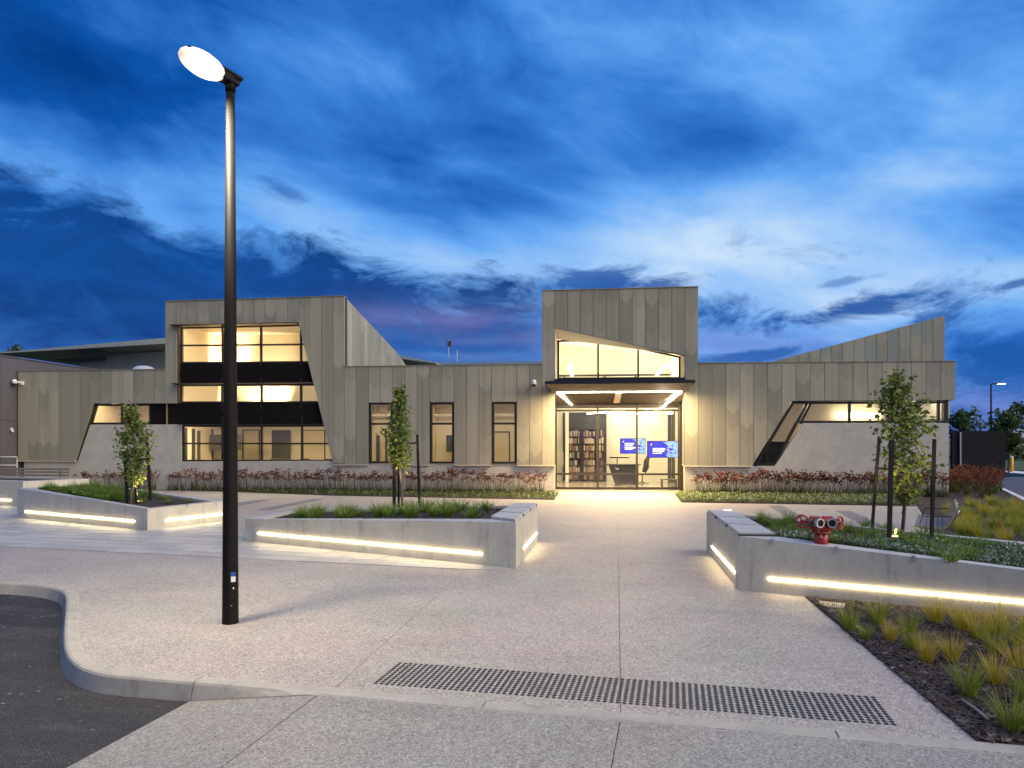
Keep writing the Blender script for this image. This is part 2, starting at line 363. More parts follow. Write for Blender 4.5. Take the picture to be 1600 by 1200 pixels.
# ------------------------------------------------------------------ mesh helpers
class MB:
    def __init__(s): s.v = []; s.f = []; s.mi = []; s.sm = []
    def add(s, vs_, fs, mi=0, smooth=False):
        o = len(s.v); s.v += [tuple(p) for p in vs_]
        for f in fs: s.f.append([i + o for i in f]); s.mi.append(mi); s.sm.append(smooth)
    def box(s, c, size, rz=0.0, mi=0, rot=None):
        hx, hy, hz = (d / 2 for d in size); M = rot or Matrix.Rotation(rz, 3, 'Z'); c = Vector(c)
        vs_ = [c + M @ Vector((x * hx, y * hy, z * hz)) for x in (-1, 1) for y in (-1, 1) for z in (-1, 1)]
        s.add(vs_, [(0, 1, 3, 2), (4, 6, 7, 5), (0, 4, 5, 1), (2, 3, 7, 6), (0, 2, 6, 4), (1, 5, 7, 3)], mi)
    def bar(s, p, q, w, d, up=(0, 0, 1), mi=0):
        p, q = Vector(p), Vector(q); t = (q - p); l = t.length; t.normalize(); u = Vector(up)
        a = t.cross(u)
        if a.length < 1e-4: a = t.cross(Vector((1, 0, 0)))
        a.normalize(); b = a.cross(t)
        vs_ = [(p if k == 0 else q) + a * (i * w / 2) + b * (j * d / 2) for k in (0, 1) for i, j in ((-1, -1), (1, -1), (1, 1), (-1, 1))]
        s.add(vs_, [(3, 2, 1, 0), (4, 5, 6, 7), (0, 1, 5, 4), (1, 2, 6, 5), (2, 3, 7, 6), (3, 0, 4, 7)], mi)
    def tube(s, pts, radii, n=8, mi=0, caps=True, smooth=True):
        pts = [Vector(p) for p in pts]; o = len(s.v); k = len(pts); a = None
        if isinstance(radii, (int, float)): radii = [radii] * k
        for i, p in enumerate(pts):
            t = (pts[min(i + 1, k - 1)] - pts[max(i - 1, 0)]).normalized()
            if a is None:
                a = t.orthogonal().normalized()
            else:
                a = (a - t * a.dot(t)).normalized()
            b = t.cross(a)
            for j in range(n):
                th = 2 * math.pi * j / n; s.v.append(tuple(p + (a * math.cos(th) + b * math.sin(th)) * radii[i]))
        for i in range(k - 1):
            for j in range(n):
                s.f.append([o + i * n + j, o + i * n + (j + 1) % n, o + (i + 1) * n + (j + 1) % n, o + (i + 1) * n + j]); s.mi.append(mi); s.sm.append(smooth)
        if caps:
            s.f.append([o + j for j in range(n)][::-1]); s.mi.append(mi); s.sm.append(False)
            s.f.append([o + (k - 1) * n + j for j in range(n)]); s.mi.append(mi); s.sm.append(False)
    def prism(s, poly, z0, z1, mi=0, top_mi=None):         # plan polygon between two levels; z1 may be a list of heights
        n = len(poly); zz = z1 if isinstance(z1, (list, tuple)) else [z1] * n; zb = z0 if isinstance(z0, (list, tuple)) else [z0] * n
        vs_ = [(p[0], p[1], b) for p, b in zip(poly, zb)] + [(p[0], p[1], h) for p, h in zip(poly, zz)]
        ar = sum(poly[i][0] * poly[(i + 1) % n][1] - poly[(i + 1) % n][0] * poly[i][1] for i in range(n))
        rng = list(range(n)); top = [n + i for i in rng]; bot = rng[::-1]
        if ar < 0: top.reverse(); bot.reverse()
        s.add(vs_, [bot], mi); o = len(s.v) - 2 * n
        s.f.append([o + i for i in top]); s.mi.append(mi if top_mi is None else top_mi); s.sm.append(False)
        for i in rng:
            j = (i + 1) % n; f = [o + i, o + j, o + n + j, o + n + i]
            s.f.append(f if ar > 0 else f[::-1]); s.mi.append(mi); s.sm.append(False)
    def wallprism(s, poly, y0, y1, mi=0):                   # (x, z) polygon between two y planes
        n = len(poly); vs_ = [(p[0], y0, p[1]) for p in poly] + [(p[0], y1, p[1]) for p in poly]
        ar = sum(poly[i][0] * poly[(i + 1) % n][1] - poly[(i + 1) % n][0] * poly[i][1] for i in range(n))
        fr = list(range(n)); bk = [n + i for i in fr][::-1]; sd = [[i, n + i, n + (i + 1) % n, (i + 1) % n] for i in fr]
        if ar < 0: fr.reverse(); bk.reverse(); sd = [q[::-1] for q in sd]
        s.add(vs_, [fr, bk] + sd, mi)
    def build(s, name, mats, parent=None, bevel=0.0, kind=None):
        me = bpy.data.meshes.new(name); me.from_pydata(s.v, [], s.f)
        if isinstance(mats, str): mats = [mats]
        for m in mats: me.materials.append(MATS[m])
        me.polygons.foreach_set('material_index', s.mi); me.polygons.foreach_set('use_smooth', s.sm); me.update()
        o = bpy.data.objects.new(name, me); COL.objects.link(o)
        if parent is not None: adopt(o, parent)
        if bevel:
            b = o.modifiers.new('bevel', 'BEVEL'); b.width = bevel; b.segments = 2; b.limit_method = 'ANGLE'; b.angle_limit = R(40)
        if kind: o['kind'] = kind
        return o
def wloc(o):
    p = Vector((0, 0, 0))
    while o is not None: p += o.location; o = o.parent if not o.get('_fixed') else None
    return p
BASE = {}
def adopt(o, parent):
    o.parent = parent; o.matrix_parent_inverse = Matrix.Translation(-BASE.get(parent.name, Vector((0, 0, 0))))
def thing(name, loc, label, cat, group=None):
    o = bpy.data.objects.new(name, None); COL.objects.link(o); o.location = loc; o.empty_display_size = .2
    BASE[o.name] = Vector(loc); return tag(o, label, cat, group)
def tag(o, label, cat, group=None):
    o['label'] = label; o['category'] = cat
    if group: o['group'] = group
    return o
def copy_tree(src, loc, rz=0.0, label=None, scale=None):
    r = src.copy(); COL.objects.link(r); r.location = loc; r.rotation_euler = (0, 0, rz)
    if scale: r.scale = (scale,) * 3
    if label: r['label'] = label
    for ch in [c for c in src.children]:
        c = ch.copy(); COL.objects.link(c); c.parent = r; c.matrix_parent_inverse = ch.matrix_parent_inverse.copy()
        for g in [k for k in ch.children]:
            d = g.copy(); COL.objects.link(d); d.parent = c; d.matrix_parent_inverse = g.matrix_parent_inverse.copy()
    return r
def child(mb, name, mats, part, bevel=0.0): return mb.build(name, mats, part, bevel)   # a sub-part: the part's mesh stands in place, so no offset
def clip(poly, a, b, c):                                     # keeps a*x + b*y <= c
    out = []
    for i in range(len(poly)):
        p, q = poly[i], poly[(i + 1) % len(poly)]
        dp = a * p[0] + b * p[1] - c; dq = a * q[0] + b * q[1] - c
        if dp <= 1e-9: out.append(p)
        if (dp < -1e-9 and dq > 1e-9) or (dp > 1e-9 and dq < -1e-9):
            t = dp / (dp - dq); out.append((p[0] + (q[0] - p[0]) * t, p[1] + (q[1] - p[1]) * t))
    return out
def area(p): return abs(sum(p[i][0] * p[(i + 1) % len(p)][1] - p[(i + 1) % len(p)][0] * p[i][1] for i in range(len(p)))) / 2
def side_of(p, q):                                           # half plane left of p->q as (a, b, c)
    dx, dy = q[0] - p[0], q[1] - p[1]; l = math.hypot(dx, dy); a, b = dy / l, -dx / l
    return a, b, a * p[0] + b * p[1]
def xy(*pts, z=0.0): return [tuple(G(p[0], p[1], z)[:2]) for p in pts]
def inside(poly, x, y):
    c = False; n = len(poly)
    for i in range(n):
        (x1, y1), (x2, y2) = poly[i], poly[(i + 1) % n]
        if (y1 > y) != (y2 > y) and x < (x2 - x1) * (y - y1) / (y2 - y1) + x1: c = not c
    return c

# ================================================================== THE SETTING
# far land
mb = MB(); mb.add([(-900, -300, -.26), (900, -300, -.26), (900, 1500, -.26), (-900, 1500, -.26)], [(0, 1, 2, 3)])
mb.build('ground', 'land', kind='structure')

# ---- kerb: back edge as surveyed, height falls to nothing where the apron begins
KB = [(-420, 893), (-200, 900), (0, 907.6), (49, 910), (84, 913.6), (101, 917), (113, 921), (120, 927), (123, 937), (123.5, 957), (123.5, 980), (125, 1000), (129, 1014), (137, 1026), (152, 1037), (176, 1045), (205, 1049), (240, 1052), (318.5, 1058.2),
      (400, 1065), (520, 1075.4), (640, 1086), (760, 1096.4), (970, 1113.5), (1140, 1128), (1304, 1142), (1430, 1152.5), (1528, 1160), (1700, 1175), (2100, 1208)]
kb = [G(*p) for p in KB]
kb2 = []
for i in range(len(kb) - 1):
    n = 4 if i in range(4, 18) else 6
    for j in range(n):
        t = j / n
        p0, p1, p2, p3 = kb[max(i - 1, 0)], kb[i], kb[i + 1], kb[min(i + 2, len(kb) - 1)]
        if i < 19: kb2.append(.5 * ((2 * p1) + (p2 - p0) * t + (2 * p0 - 5 * p1 + 4 * p2 - p3) * t * t + (3 * p1 - p0 - 3 * p2 + p3) * t ** 3))
        else: kb2.append(p1.lerp(p2, t))
kb2.append(kb[-1])
XT0, XT1 = G(300, 1056).x, G(500, 1074).x
YT = G(300, 1056).y
def kerb_drop(p):
    if p.y > YT + .25 or p.x < XT0: return .15
    return .15 * max(0, 1 - (p.x - XT0) / (XT1 - XT0))
def kerb_ring(p, nrm, w=None):
    d = kerb_drop(p)
    prof = [(0, -.3), (0, .004), (.012, .010), (.105, .010), (.128, .002), (.140, -.016 if d > .03 else -.002), (.172, -d - .0 if d > .03 else -d + .001), (.172, -.3)]
    return [p - nrm * a + Vector((0, 0, b)) for a, b in prof]
norms = []
for i, p in enumerate(kb2):
    t = kb2[min(i + 1, len(kb2) - 1)] - kb2[max(i - 1, 0)]; t.z = 0; t.normalize(); norms.append(Vector((-t.y, t.x, 0)))
kerb = bpy.data.objects.new('kerb', None); COL.objects.link(kerb); kerb['kind'] = 'structure'
breaks = [0]; acc = 0
jt = [G(*q) for q in [(122, 975), (312, 1057), (760, 1096.5), (1304, 1142)]]
for i in range(1, len(kb2)):
    acc += (kb2[i] - kb2[i - 1]).length
    if (acc > 3.4) or any((kb2[i] - q).length < (kb2[i] - kb2[i - 1]).length * .55 for q in jt):
        breaks.append(i); acc = 0
if breaks[-1] != len(kb2) - 1: breaks.append(len(kb2) - 1)
for a, b in zip(breaks[:-1], breaks[1:]):
    mb = MB(); rings = []
    for i in range(a, b + 1):
        p = kb2[i].copy()
        if i == a: p = p + (kb2[i + 1] - kb2[i]).normalized() * .006
        if i == b: p = p - (kb2[i] - kb2[i - 1]).normalized() * .006
        rings.append(kerb_ring(p, norms[i]))
    o = 0; m = len(rings[0]); mb.v = [tuple(q) for r in rings for q in r]
    for i in range(len(rings) - 1):
        for j in range(m - 1):
            mb.f.append([i * m + j, i * m + j + 1, (i + 1) * m + j + 1, (i + 1) * m + j]); mb.mi.append(0); mb.sm.append(False)
    mb.f.append(list(range(m))); mb.mi.append(0); mb.sm.append(False)
    mb.f.append([(len(rings) - 1) * m + j for j in range(m)][::-1]); mb.mi.append(0); mb.sm.append(False)
    mb.build('kerb_stone', 'kerb_concrete', kerb)
kfront = [p - n * .10 for p, n in zip(kb2, norms)]

# ---- road (asphalt) in the bottom left
E0, E1 = G(296, 1097, -.15), G(105, 1200, -.15); E2 = E1 + (E1 - E0) * 4
pol = [(p.x, p.y) for p in kfront if p.x < XT0 + .25 or p.y > YT + .3]
pol = [(-40, pol[0][1] + 6)] + pol + [(E0.x, E0.y), (E1.x, E1.y), (E2.x, E2.y), (-40, -30)]
mb = MB(); mb.add([(p[0], p[1], -.15) for p in pol], [list(range(len(pol)))[::-1]]); mb.build('road', 'asphalt', kind='structure')

# ---- apron below the kerb: falls to the road on its left; cut into three slabs
apron = bpy.data.objects.new('driveway_apron', None); COL.objects.link(apron); apron['kind'] = 'structure'
J0, J1 = G(500, 1083), G(345, 1200); J2 = J1 + (J1 - J0) * 4
K0, K1 = G(970, 1122), G(955, 1200); K2 = K1 + (K1 - K0) * 6
kf_l = [p for p in kfront if p.y < YT + .3 and XT0 - .02 < p.x < J0.x]
g = Vector((.0032, 0, 0))
mb = MB(); ring = [(p.x, p.y, -kerb_drop(p) + .0015) for p in kf_l]
vs_ = [(E0.x, E0.y, -.146)] + ring + [tuple(J0 - g), tuple(J1 - g), tuple(J2 - g), (E2.x, E2.y, -.146), (E1.x, E1.y, -.146)]
nr = len(ring); J0i = nr + 1
fs = [[0, i, i + 1] for i in range(1, nr)] + [[0, nr, J0i]] + [[0, J0i, J0i + 1, J0i + 4], [J0i + 4, J0i + 1, J0i + 2, J0i + 3]]
mb.add(vs_, [f[::-1] for f in fs]); mb.build('slab', 'apron_aggregate', apron)
kf_m = [p for p in kfront if p.y < YT + .3 and J0.x + .02 < p.x < K0.x - .02]
kf_r = [p for p in kfront if p.y < YT + .3 and p.x > K0.x + .02]
pol = [tuple((J0 + g)[:2])] + [(p.x, p.y) for p in kf_m] + [tuple((K0 - g)[:2]), tuple((K2 - g)[:2]), tuple((J2 + g)[:2])]
mb = MB(); mb.prism(pol, -.2, .0); mb.build('slab', 'apron_aggregate', apron)
pol = [tuple((K0 + g)[:2])] + [(p.x, p.y) for p in kf_r] + [(kf_r[-1].x, -20), tuple((K2 + g)[:2])]
mb = MB(); mb.prism(pol, -.2, .0); mb.build('slab', 'apron_aggregate', apron)

# ---- plaza: exposed aggregate, cut by its saw joints into slabs
plaza = bpy.data.objects.new('plaza_paving', None); COL.objects.link(plaza); plaza['kind'] = 'structure'
back = YF + 2.6
outline = [(p.x + n.x * .001, p.y + n.y * .001) for p, n in zip(kb2, norms) if p.x < G(1526, 1160).x]
outline = [(-40, outline[0][1] + 4)] + outline + xy((1528, 1160), (1257, 932), (1330, 905), (1462, 835), (1433, 791)) + [(G(1433, 780).x, YF + .2), (fx(1075), YF + .2), (fx(1075), back), (fx(862), back), (fx(862), YF + .2), (-40, YF + .2)]
cuts = [xy((965, 768), (970, 1113)), xy((727, 890), (525, 1074)), xy((840, 846), (1104, 859))]
def cut(polys, line, gap=.0032, when=None):
    a, b, c = side_of(*line); out = []
    for p in polys:
        if when is not None and not when(p): out.append(p); continue
        for q in (clip(p, a, b, c - gap), clip(p, -a, -b, -c - gap)):
            if len(q) > 2 and area(q) > .01: out.append(q)
    return out
polys = cut([outline], cuts[0])
xc = cuts[0][0][0]
def cen(p): return sum(q[0] for q in p) / len(p)
polys = cut(polys, cuts[2])
dl = side_of(*cuts[1])
polys = cut(polys, cuts[1], when=lambda p: min(q[1] for q in p) < 9 and min(q[0] for q in p) < -6)
for p in polys:
    mb = MB(); mb.prism(p, -.2, 0.0); mb.build('slab', 'plaza_aggregate', plaza)
mb = MB(); mb.prism(clip(clip([(-40, 3), (12, 3), (12, 31), (-40, 31)], *side_of(*xy((1528, 1160), (1257, 932)))), 0, 0, 0) , -.22, -.012) if False else None
# dark joint filler under the slabs
fil = [( -40, 24), (-40, 27.6), (fx(1075), 27.6)] + xy((1433, 791), (1257, 932), (1520, 1155)) + [(p.x, p.y + .05) for p in reversed(kb2) if p.x < G(1500, 1155).x and p.x > -9] + xy((0, 900))
mb = MB(); mb.add([(p[0], p[1], -.010) for p in fil], [list(range(len(fil)))]); mb.build('joint_filler', 'hose', plaza)

# inlaid dark bands on the path behind the planters
for q in ([(1200, 790), (1222, 790), (1262, 812), (1236, 812)], [(1305, 798), (1328, 798), (1392, 827), (1362, 827)], [(360, 793), (360, 787), (404, 781), (424, 781)], [(400, 797), (424, 797), (508, 779.5), (488, 779.5)]):
    mb = MB(); mb.prism(xy(*q), -.02, .004); mb.build('paving_band', 'dark_band', plaza)

# ---- grey pavers in front of the left planters, every stone a piece
pav = bpy.data.objects.new('paver_strip', None); COL.objects.link(pav); pav['kind'] = 'structure'
preg = xy((-330, 839), (0, 854), (372, 872.5), (725, 890), (800, 890), (806, 880), (383, 838), (346, 800), (230, 800), (36, 788), (-330, 780))
d0 = Vector(xy((372, 872.5))[0]) - Vector(xy((0, 854))[0]); d0.normalize(); dn = Vector((-d0.y, d0.x)); org = Vector(xy((372, 872.5))[0])
def to_l(p): q = Vector(p) - org; return (q.dot(d0), q.dot(dn))
def to_w(p): q = org + d0 * p[0] + dn * p[1]; return (q.x, q.y)
lreg = [to_l(p) for p in preg]
PW, PH = .80, .40
pm = bpy.data.meshes.new('paver'); q = MB(); q.prism([(-PW / 2 + .008, -PH / 2 + .008), (PW / 2 - .008, -PH / 2 + .008), (PW / 2 - .008, PH / 2 - .008), (-PW / 2 + .008, PH / 2 - .008)], -.03, 0)
pm.from_pydata(q.v, [], q.f); pm.materials.append(MATS['paver_stone'])
npav = 0; far_p = MB()
mb = MB(); mb.prism(preg, -.03, .0012); mb.build('paver_bed', 'dark_band', pav)
for r in range(-3, 40):
    for k in range(-40, 22):
        cx_, cy_ = k * PW + (PW / 2 if r % 2 else 0), r * PH + PH / 2
        cor = [(cx_ - PW / 2 + .005, cy_ - PH / 2 + .005), (cx_ + PW / 2 - .005, cy_ - PH / 2 + .005), (cx_ + PW / 2 - .005, cy_ + PH / 2 - .005), (cx_ - PW / 2 + .005, cy_ + PH / 2 - .005)]
        ins = [inside(lreg, *c) for c in cor]
        zz = .0095 + random.uniform(-.002, .002)
        if all(ins) and npav < 285:
            w = to_w((cx_, cy_)); o = bpy.data.objects.new('paver', pm); COL.objects.link(o)
            o.location = (w[0], w[1], zz); o.rotation_euler = (0, 0, math.atan2(d0.y, d0.x)); o.parent = pav; npav += 1
        elif any(ins):
            if all(ins): c2 = cor
            else:
                # clip the region by the stone (the stone is convex)
                c2 = lreg
                for i in range(4): c2 = clip(c2, *side_of(cor[i], cor[(i + 1) % 4]))
            if len(c2) > 2 and area(c2) > .004: far_p.prism([to_w(p) for p in c2], -.03, zz)
if far_p.v:
    far_p.build('paver_offcut', 'paver_stone', pav, kind='stuff')

# ---- beds: mulch sheets
def sheet(name, pts, z, m, zz=None):
    mb = MB(); mb.prism(pts, -.24, z); o = mb.build(name, m, kind='structure'); return o
bedL = xy((60, 757), (250, 764.5), (520, 774.5), (866, 781.2), (873, 771)) + [(fx(858), YF + .14), (fx(40), YF + .14)]
bedR = xy((1055, 773), (1065, 785), (1250, 788), (1430, 791)) + [(fx(1484), YF + .14), (fx(1060), YF + .14)]
sheet('garden_bed', bedL, .012, 'mulch_soil'); sheet('garden_bed', bedR, .012, 'mulch_soil')
bedF = xy((1257, 932), (1528, 1160), (1900, 1192), (2100, 1000), (1600, 955), (1300, 920))
sheet('mulch_bed', bedF, .010, 'mulch_soil')
fieldR = xy((1433, 791), (1446, 806), (1462, 835), (1620, 900), (2400, 900), (2400, 770), (1760, 868), (1605, 786), (1556, 761), (1545, 752), (1484, 752))
fieldR = xy((1433, 791), (1446, 806), (1462, 835), (1620, 900), (2300, 960), (2600, 900)) + xy((1760, 866), (1604, 787), (1556, 762.5), (1544, 757)) + [(fx(1484), YF + 9), (fx(1484), YF + .1)]
sheet('garden_field', fieldR, .008, 'mulch_soil')
sheet('garden_soil', xy((1528, 1161), (1257, 931), (1330, 905), (1455, 838), (1446, 808), (1605, 802), (1760, 874)) + [(30, 8), (30, 1)], -.004, 'mulch_soil')
cp = xy((1548, 757), (1558, 762), (1606, 786), (1760, 864)) + [(60, 8), (80, 44), (33, 44)] + xy((1535, 742))
mb = MB(); mb.prism(cp, -.24, -.10); mb.build('car_park', 'carpark_asphalt', kind='structure')
kl = xy((1544, 757), (1556, 761.6), (1604, 785.5), (1760, 862)); kl2 = xy((1549, 757), (1561, 760.8), (1609, 783.5), (1765, 857))
mb = MB()
for i in range(3): mb.prism([kl[i], kl[i + 1], kl2[i + 1], kl2[i]], -.2, .05)
mb.build('car_park_kerb', 'white_paint', kind='structure')
mb = MB(); mb.prism(xy((1566, 738.5), (1640, 744), (1640, 740.5), (1566, 735)), -.2, .03); mb.build('far_kerb', 'white_paint', kind='structure')
mb = MB(); mb.prism(xy((1540, 734.5), (1800, 734.5), (1900, 700), (1450, 700)), -.24, .005); mb.build('lawn', 'lawn', kind='structure')

# ================================================================== THE BUILDING
bld = thing('community_building', (fx(760), YF, 0), 'long low community building clad in grey-brown vertical panels around a tall lit glass entrance', 'building')
X0, X1, X2, X3, X4, X5 = fx(28), fx(258), fx(538), fx(847), fx(1091), fx(1493)
def polyval(pl, x):
    for (a, b) in zip(pl[:-1], pl[1:]):
        if a[0] <= x <= b[0] and b[0] - a[0] > 1e-7:
            return a[1] + (b[1] - a[1]) * (x - a[0]) / (b[0] - a[0])
    return pl[0][1] if x < pl[0][0] else pl[-1][1]
TONES = ['cladding_mid', 'cladding_light', 'cladding_dark']
def column(top, bot, xa, xb):
    e = 1e-4; ins = lambda pl: sorted(p for p in pl if xa + e < p[0] < xb - e)
    up = [(xa, polyval(top, xa + e))] + ins(top) + [(xb, polyval(top, xb - e))]
    lo_in = [p for p in bot if xa + e < p[0] < xb - e]
    lo = [(xa, polyval(bot, xa + e))] + lo_in + [(xb, polyval(bot, xb - e))]
    return lo + up[::-1]
def panels(parent, top, bot, n, to3, name='cladding_panel', th=.05, tones=TONES, chev=.62, shell=None, sd=0, edges=None):
    rnd = random.Random(sd); xa0, xb0 = top[0][0], top[-1][0]
    edges = edges or [xa0 + (xb0 - xa0) * i / n for i in range(n + 1)]
    for i in range(n):
        xa, xb = edges[i], edges[i + 1]
        full = column(top, bot, xa, xb)
        if area(full) < .01: continue
        if shell is not None:
            k = len(full); shell.add([to3(p[0], p[1], th + .012) for p in full] + [to3(p[0], p[1], .36) for p in full], [list(range(k)), [k + j for j in range(k)][::-1]] + [[j, k + j, k + (j + 1) % k, (j + 1) % k] for j in range(k)])
        gp = .007
        pol = clip(clip(full, -1, 0, -(xa + gp)), 1, 0, xb - gp)
        if area(pol) < .005: continue
        mb = MB(); k = len(pol); zs = [p[1] for p in pol]; zlo, zhi = min(zs), max(zs); w = xb - xa; xm = (xa + xb) / 2
        d0 = rnd.uniform(-.006, .004)
        cutz = []
        if rnd.random() < chev:
            z = zhi - rnd.uniform(.1, .9)
            while z > zlo - .1:
                cutz.append(z); z -= rnd.choice([.7, 1.1, 1.5, 2.2]) * rnd.uniform(.85, 1.2)
        ti = rnd.randrange(3); bands = [99.0] + cutz + [-99.0]
        for b in range(len(bands) - 1):
            for sgn in (-1, 1):
                h = clip(pol, sgn * -1, 0, sgn * -xm)       # left or right half
                # boundary z = zb - slope*(half width - |x - xm|): the point hangs at the panel's middle
                sl = 1.15
                for zb, keep in ((bands[b], 1), (bands[b + 1], -1)):
                    if abs(zb) > 90: continue
                    # on this half |x-xm| = sgn*(x-xm)  ->  z <= zb - sl*(w/2) + sl*sgn*(x-xm)
                    h = clip(h, keep * -sl * sgn, keep * 1, keep * (zb - sl * w / 2 - sl * sgn * xm))
                    if len(h) < 3: break
                if len(h) > 2 and area(h) > 1e-4:
                    mb.add([to3(p[0], p[1], d0) for p in h], [list(range(len(h)))], (ti + b) % 3)
        mb.add([to3(p[0], p[1], d0) for p in pol] + [to3(p[0], p[1], th) for p in pol], [[j, k + j, k + (j + 1) % k, (j + 1) % k] for j in range(k)], ti)
        if mb.v: mb.build(name, tones, parent)
front = lambda x, z, d: (x, YF + d, z)
shell = MB()
Q = lambda *pts: [f2(*p) for p in pts]
panels(bld, Q((28, 579.8), (258, 577.3)), Q((28, 719.7), (118, 719.7), (146, 630.3), (258, 630.2)), 14, front, shell=shell, sd=1)
_ea = [X1 + (X2 - X1) * i / 16 for i in range(17)]
xs_o, xs_t = fx(276), fx(466)
_ea[1] = xs_o
tb = Q((258, 630.2), (275.99, 630.2)) + Q((276.01, 508.4), (466, 503)) + Q((520.5, 723.5), (538, 724))
panels(bld, Q((258, 471), (538, 462.8)), tb, 16, front, shell=shell, sd=2, edges=_ea)
cb = [f2(538, 724.2)]; wn = []
ce = [X2 + (X3 - X2) * i / 16 for i in range(17)]
zb_c = f2(700, 726.2)[1]; zt_w = f2(690, 628.3)[1]
for a, b in ((2, 4), (7, 9), (12, 14)):
    cb += [(ce[a] - 1e-5, zb_c), (ce[a] + 1e-5, zt_w), (ce[b] - 1e-5, zt_w), (ce[b] + 1e-5, zb_c)]; wn.append((ce[a], ce[b]))
cb[0] = (X2, zb_c); cb.append((X3, zb_c))
panels(bld, Q((538, 573), (847, 569.4)), cb, 16, front, shell=shell, sd=3)
ee = [X3 + (X4 - X3) * i / 12 for i in range(13)]; xo1, xo2 = ee[1], ee[11]
zo1, zo2 = f2(865, 512.8)[1], f2(1070, 555)[1]
eb = [(X3, zb_c), (xo1 - 1e-5, zb_c), (xo1 + 1e-5, zo1), (xo2 - 1e-5, zo2), (xo2 + 1e-5, zb_c), (X4, zb_c)]
panels(bld, Q((847, 454.2), (1091, 448.2)), eb, 12, front, shell=shell, sd=4)
panels(bld, Q((1091, 567.4), (1493, 564.4)), [(X4, zb_c)] + Q((1175, 728.6), (1237.5, 626.2), (1493, 625)), 18, front, shell=shell, sd=5)
shell.build('outer_wall', 'shell_dark', bld)
# cappings on the parapets and cream trims under the panels
def capping(a, b, w=.5, h=.05):
    mb = MB(); p, q = PY(*a), PY(*b); mb.bar(p + Vector((0, .18, .012)), q + Vector((0, .18, .012)), .44, .024, (0, 0, 1)); mb.build('parapet_capping', 'cladding_dark', bld)
capping((28, 579.8), (258, 577.3)); capping((258, 471), (538, 462.8)); capping((538.6, 573), (846.6, 569.4)); capping((847, 454.2), (1091, 448.2)); capping((1091.6, 567.4), (1493, 564.4))
def trim(xa, xb, z):
    mb = MB(); mb.box(((xa + xb) / 2, YF + .035, z - .022), (xb - xa, .13, .036)); mb.build('cladding_trim', 'trim_cream', bld)
trim(X0, fx(118), f2(60, 719.7)[1])
tr_e = [fx(521), wn[0][0], wn[0][1], wn[1][0], wn[1][1], wn[2][0], wn[2][1], xo1]
for a, b in zip(tr_e[::2], tr_e[1::2]): trim(a, b, zb_c)
trim(xo2, fx(1175), zb_c)
# rendered base walls
base_y0, base_y1 = YF + .085, YF + .38
def rwall(poly): 
    mb = MB(); mb.wallprism(poly, base_y0, base_y1); mb.build('rendered_wall', 'render_wall', bld)
ov = .06
zw = lambda px, py: f2(px, py)[1]
rwall([(fx(35), -.1), (fx(110), -.1), (fx(110), zw(100, 719.7) + ov), (fx(35), zw(60, 719.7) + ov)])
rwall([(fx(110.2), -.1), (fx(281), -.1), (fx(281), zw(281, 663)), (fx(139), zw(139, 663.5)), (fx(119), zw(119, 722)), (fx(110.2), zw(110, 722))])
rwall([(fx(281.4), -.1), (fx(521.5), -.1), (fx(521.5), zw(521, 720)), (fx(281.4), zw(281, 721.2))])
rwall([(fx(521.9), -.1), (xo1, -.1), (xo1, zb_c + ov - .03), (fx(521.9), zb_c + ov - .03)])
rwall([(xo2, -.1), (fx(1211), -.1), (fx(1211), zw(1211, 728.4)), (xo2, zb_c + ov - .03)])
rwall([(fx(1211.4), -.1), (fx(1484.5), -.1), (fx(1484.5), zw(1484, 661)), (fx(1257), zw(1257, 661)), (fx(1211.4), zw(1211.4, 728.4))])
# end returns of the building, and flat roofs behind the parapets
mb = MB(); zp = zw(60, 579.5)
mb.box((X0 + .15, YF + 6.2, zp / 2 + .3), (.3, 11.6, zp - .66)); mb.box((fx(1484) - .2, YF + 6.2, 1.3), (.3, 11.6, 2.6)); mb.box((X5 - .15, YF + 6.2, 3.9), (.3, 11.6, 2.0))
mb.box(((X0 + X5) / 2, YF + 12, 2.3), (X5 - X0, .3, 4.6)); mb.build('side_wall', 'render_wall', bld)
mb = MB(); zr = zp - .35
mb.box(((X0 + X1) / 2, YF + 6.3, zr), (X1 - X0 - .7, 11.2, .1)); mb.box(((X2 + X3) / 2, YF + 6.3, zr), (X3 - X2 - .1, 11.2, .1)); mb.box(((X4 + X5) / 2, YF + 6.3, zr), (X5 - X4 - .7, 11.2, .1))
mb.build('flat_roof', 'hall_metal', bld)
# ---- tower on the left: its right flank runs back under a falling edge
flank = [PX(*p, X2) for p in [(538, 462.8), (557.5, 484), (581, 509), (607.5, 537), (622, 553), (634, 570)]]
ftop = [(p.y, p.z) for p in flank]; yE = ftop[-1][0]
flat3 = lambda y, z, d: (X2 - d - .001, y, z)
panels(bld, ftop, [(ftop[0][0], zp - .5), (yE, zp - .5)], max(6, int((yE - YF) / .5)), flat3, th=.05, sd=6)
mb = MB()
for (a, b) in zip(ftop[:-1], ftop[1:]):
    mb.add([(X1 + .02, a[0] + .05, a[1] - .08), (X2 - .07, a[0] + .05, a[1] - .08), (X2 - .07, b[0], b[1] - .08), (X1 + .02, b[0], b[1] - .08)], [(0, 1, 2, 3)])
mb.build('tower_roof', 'hall_metal', bld)
mb = MB(); k = len(ftop)
for xx in (X1 + .01, X2 - .075):
    mb.add([(xx, p[0], p[1] - .05) for p in ftop] + [(xx, yE, 0), (xx, YF + .1, 0)], [list(range(k + 2))])
mb.build('tower_side_wall', 'cladding_dark', bld)
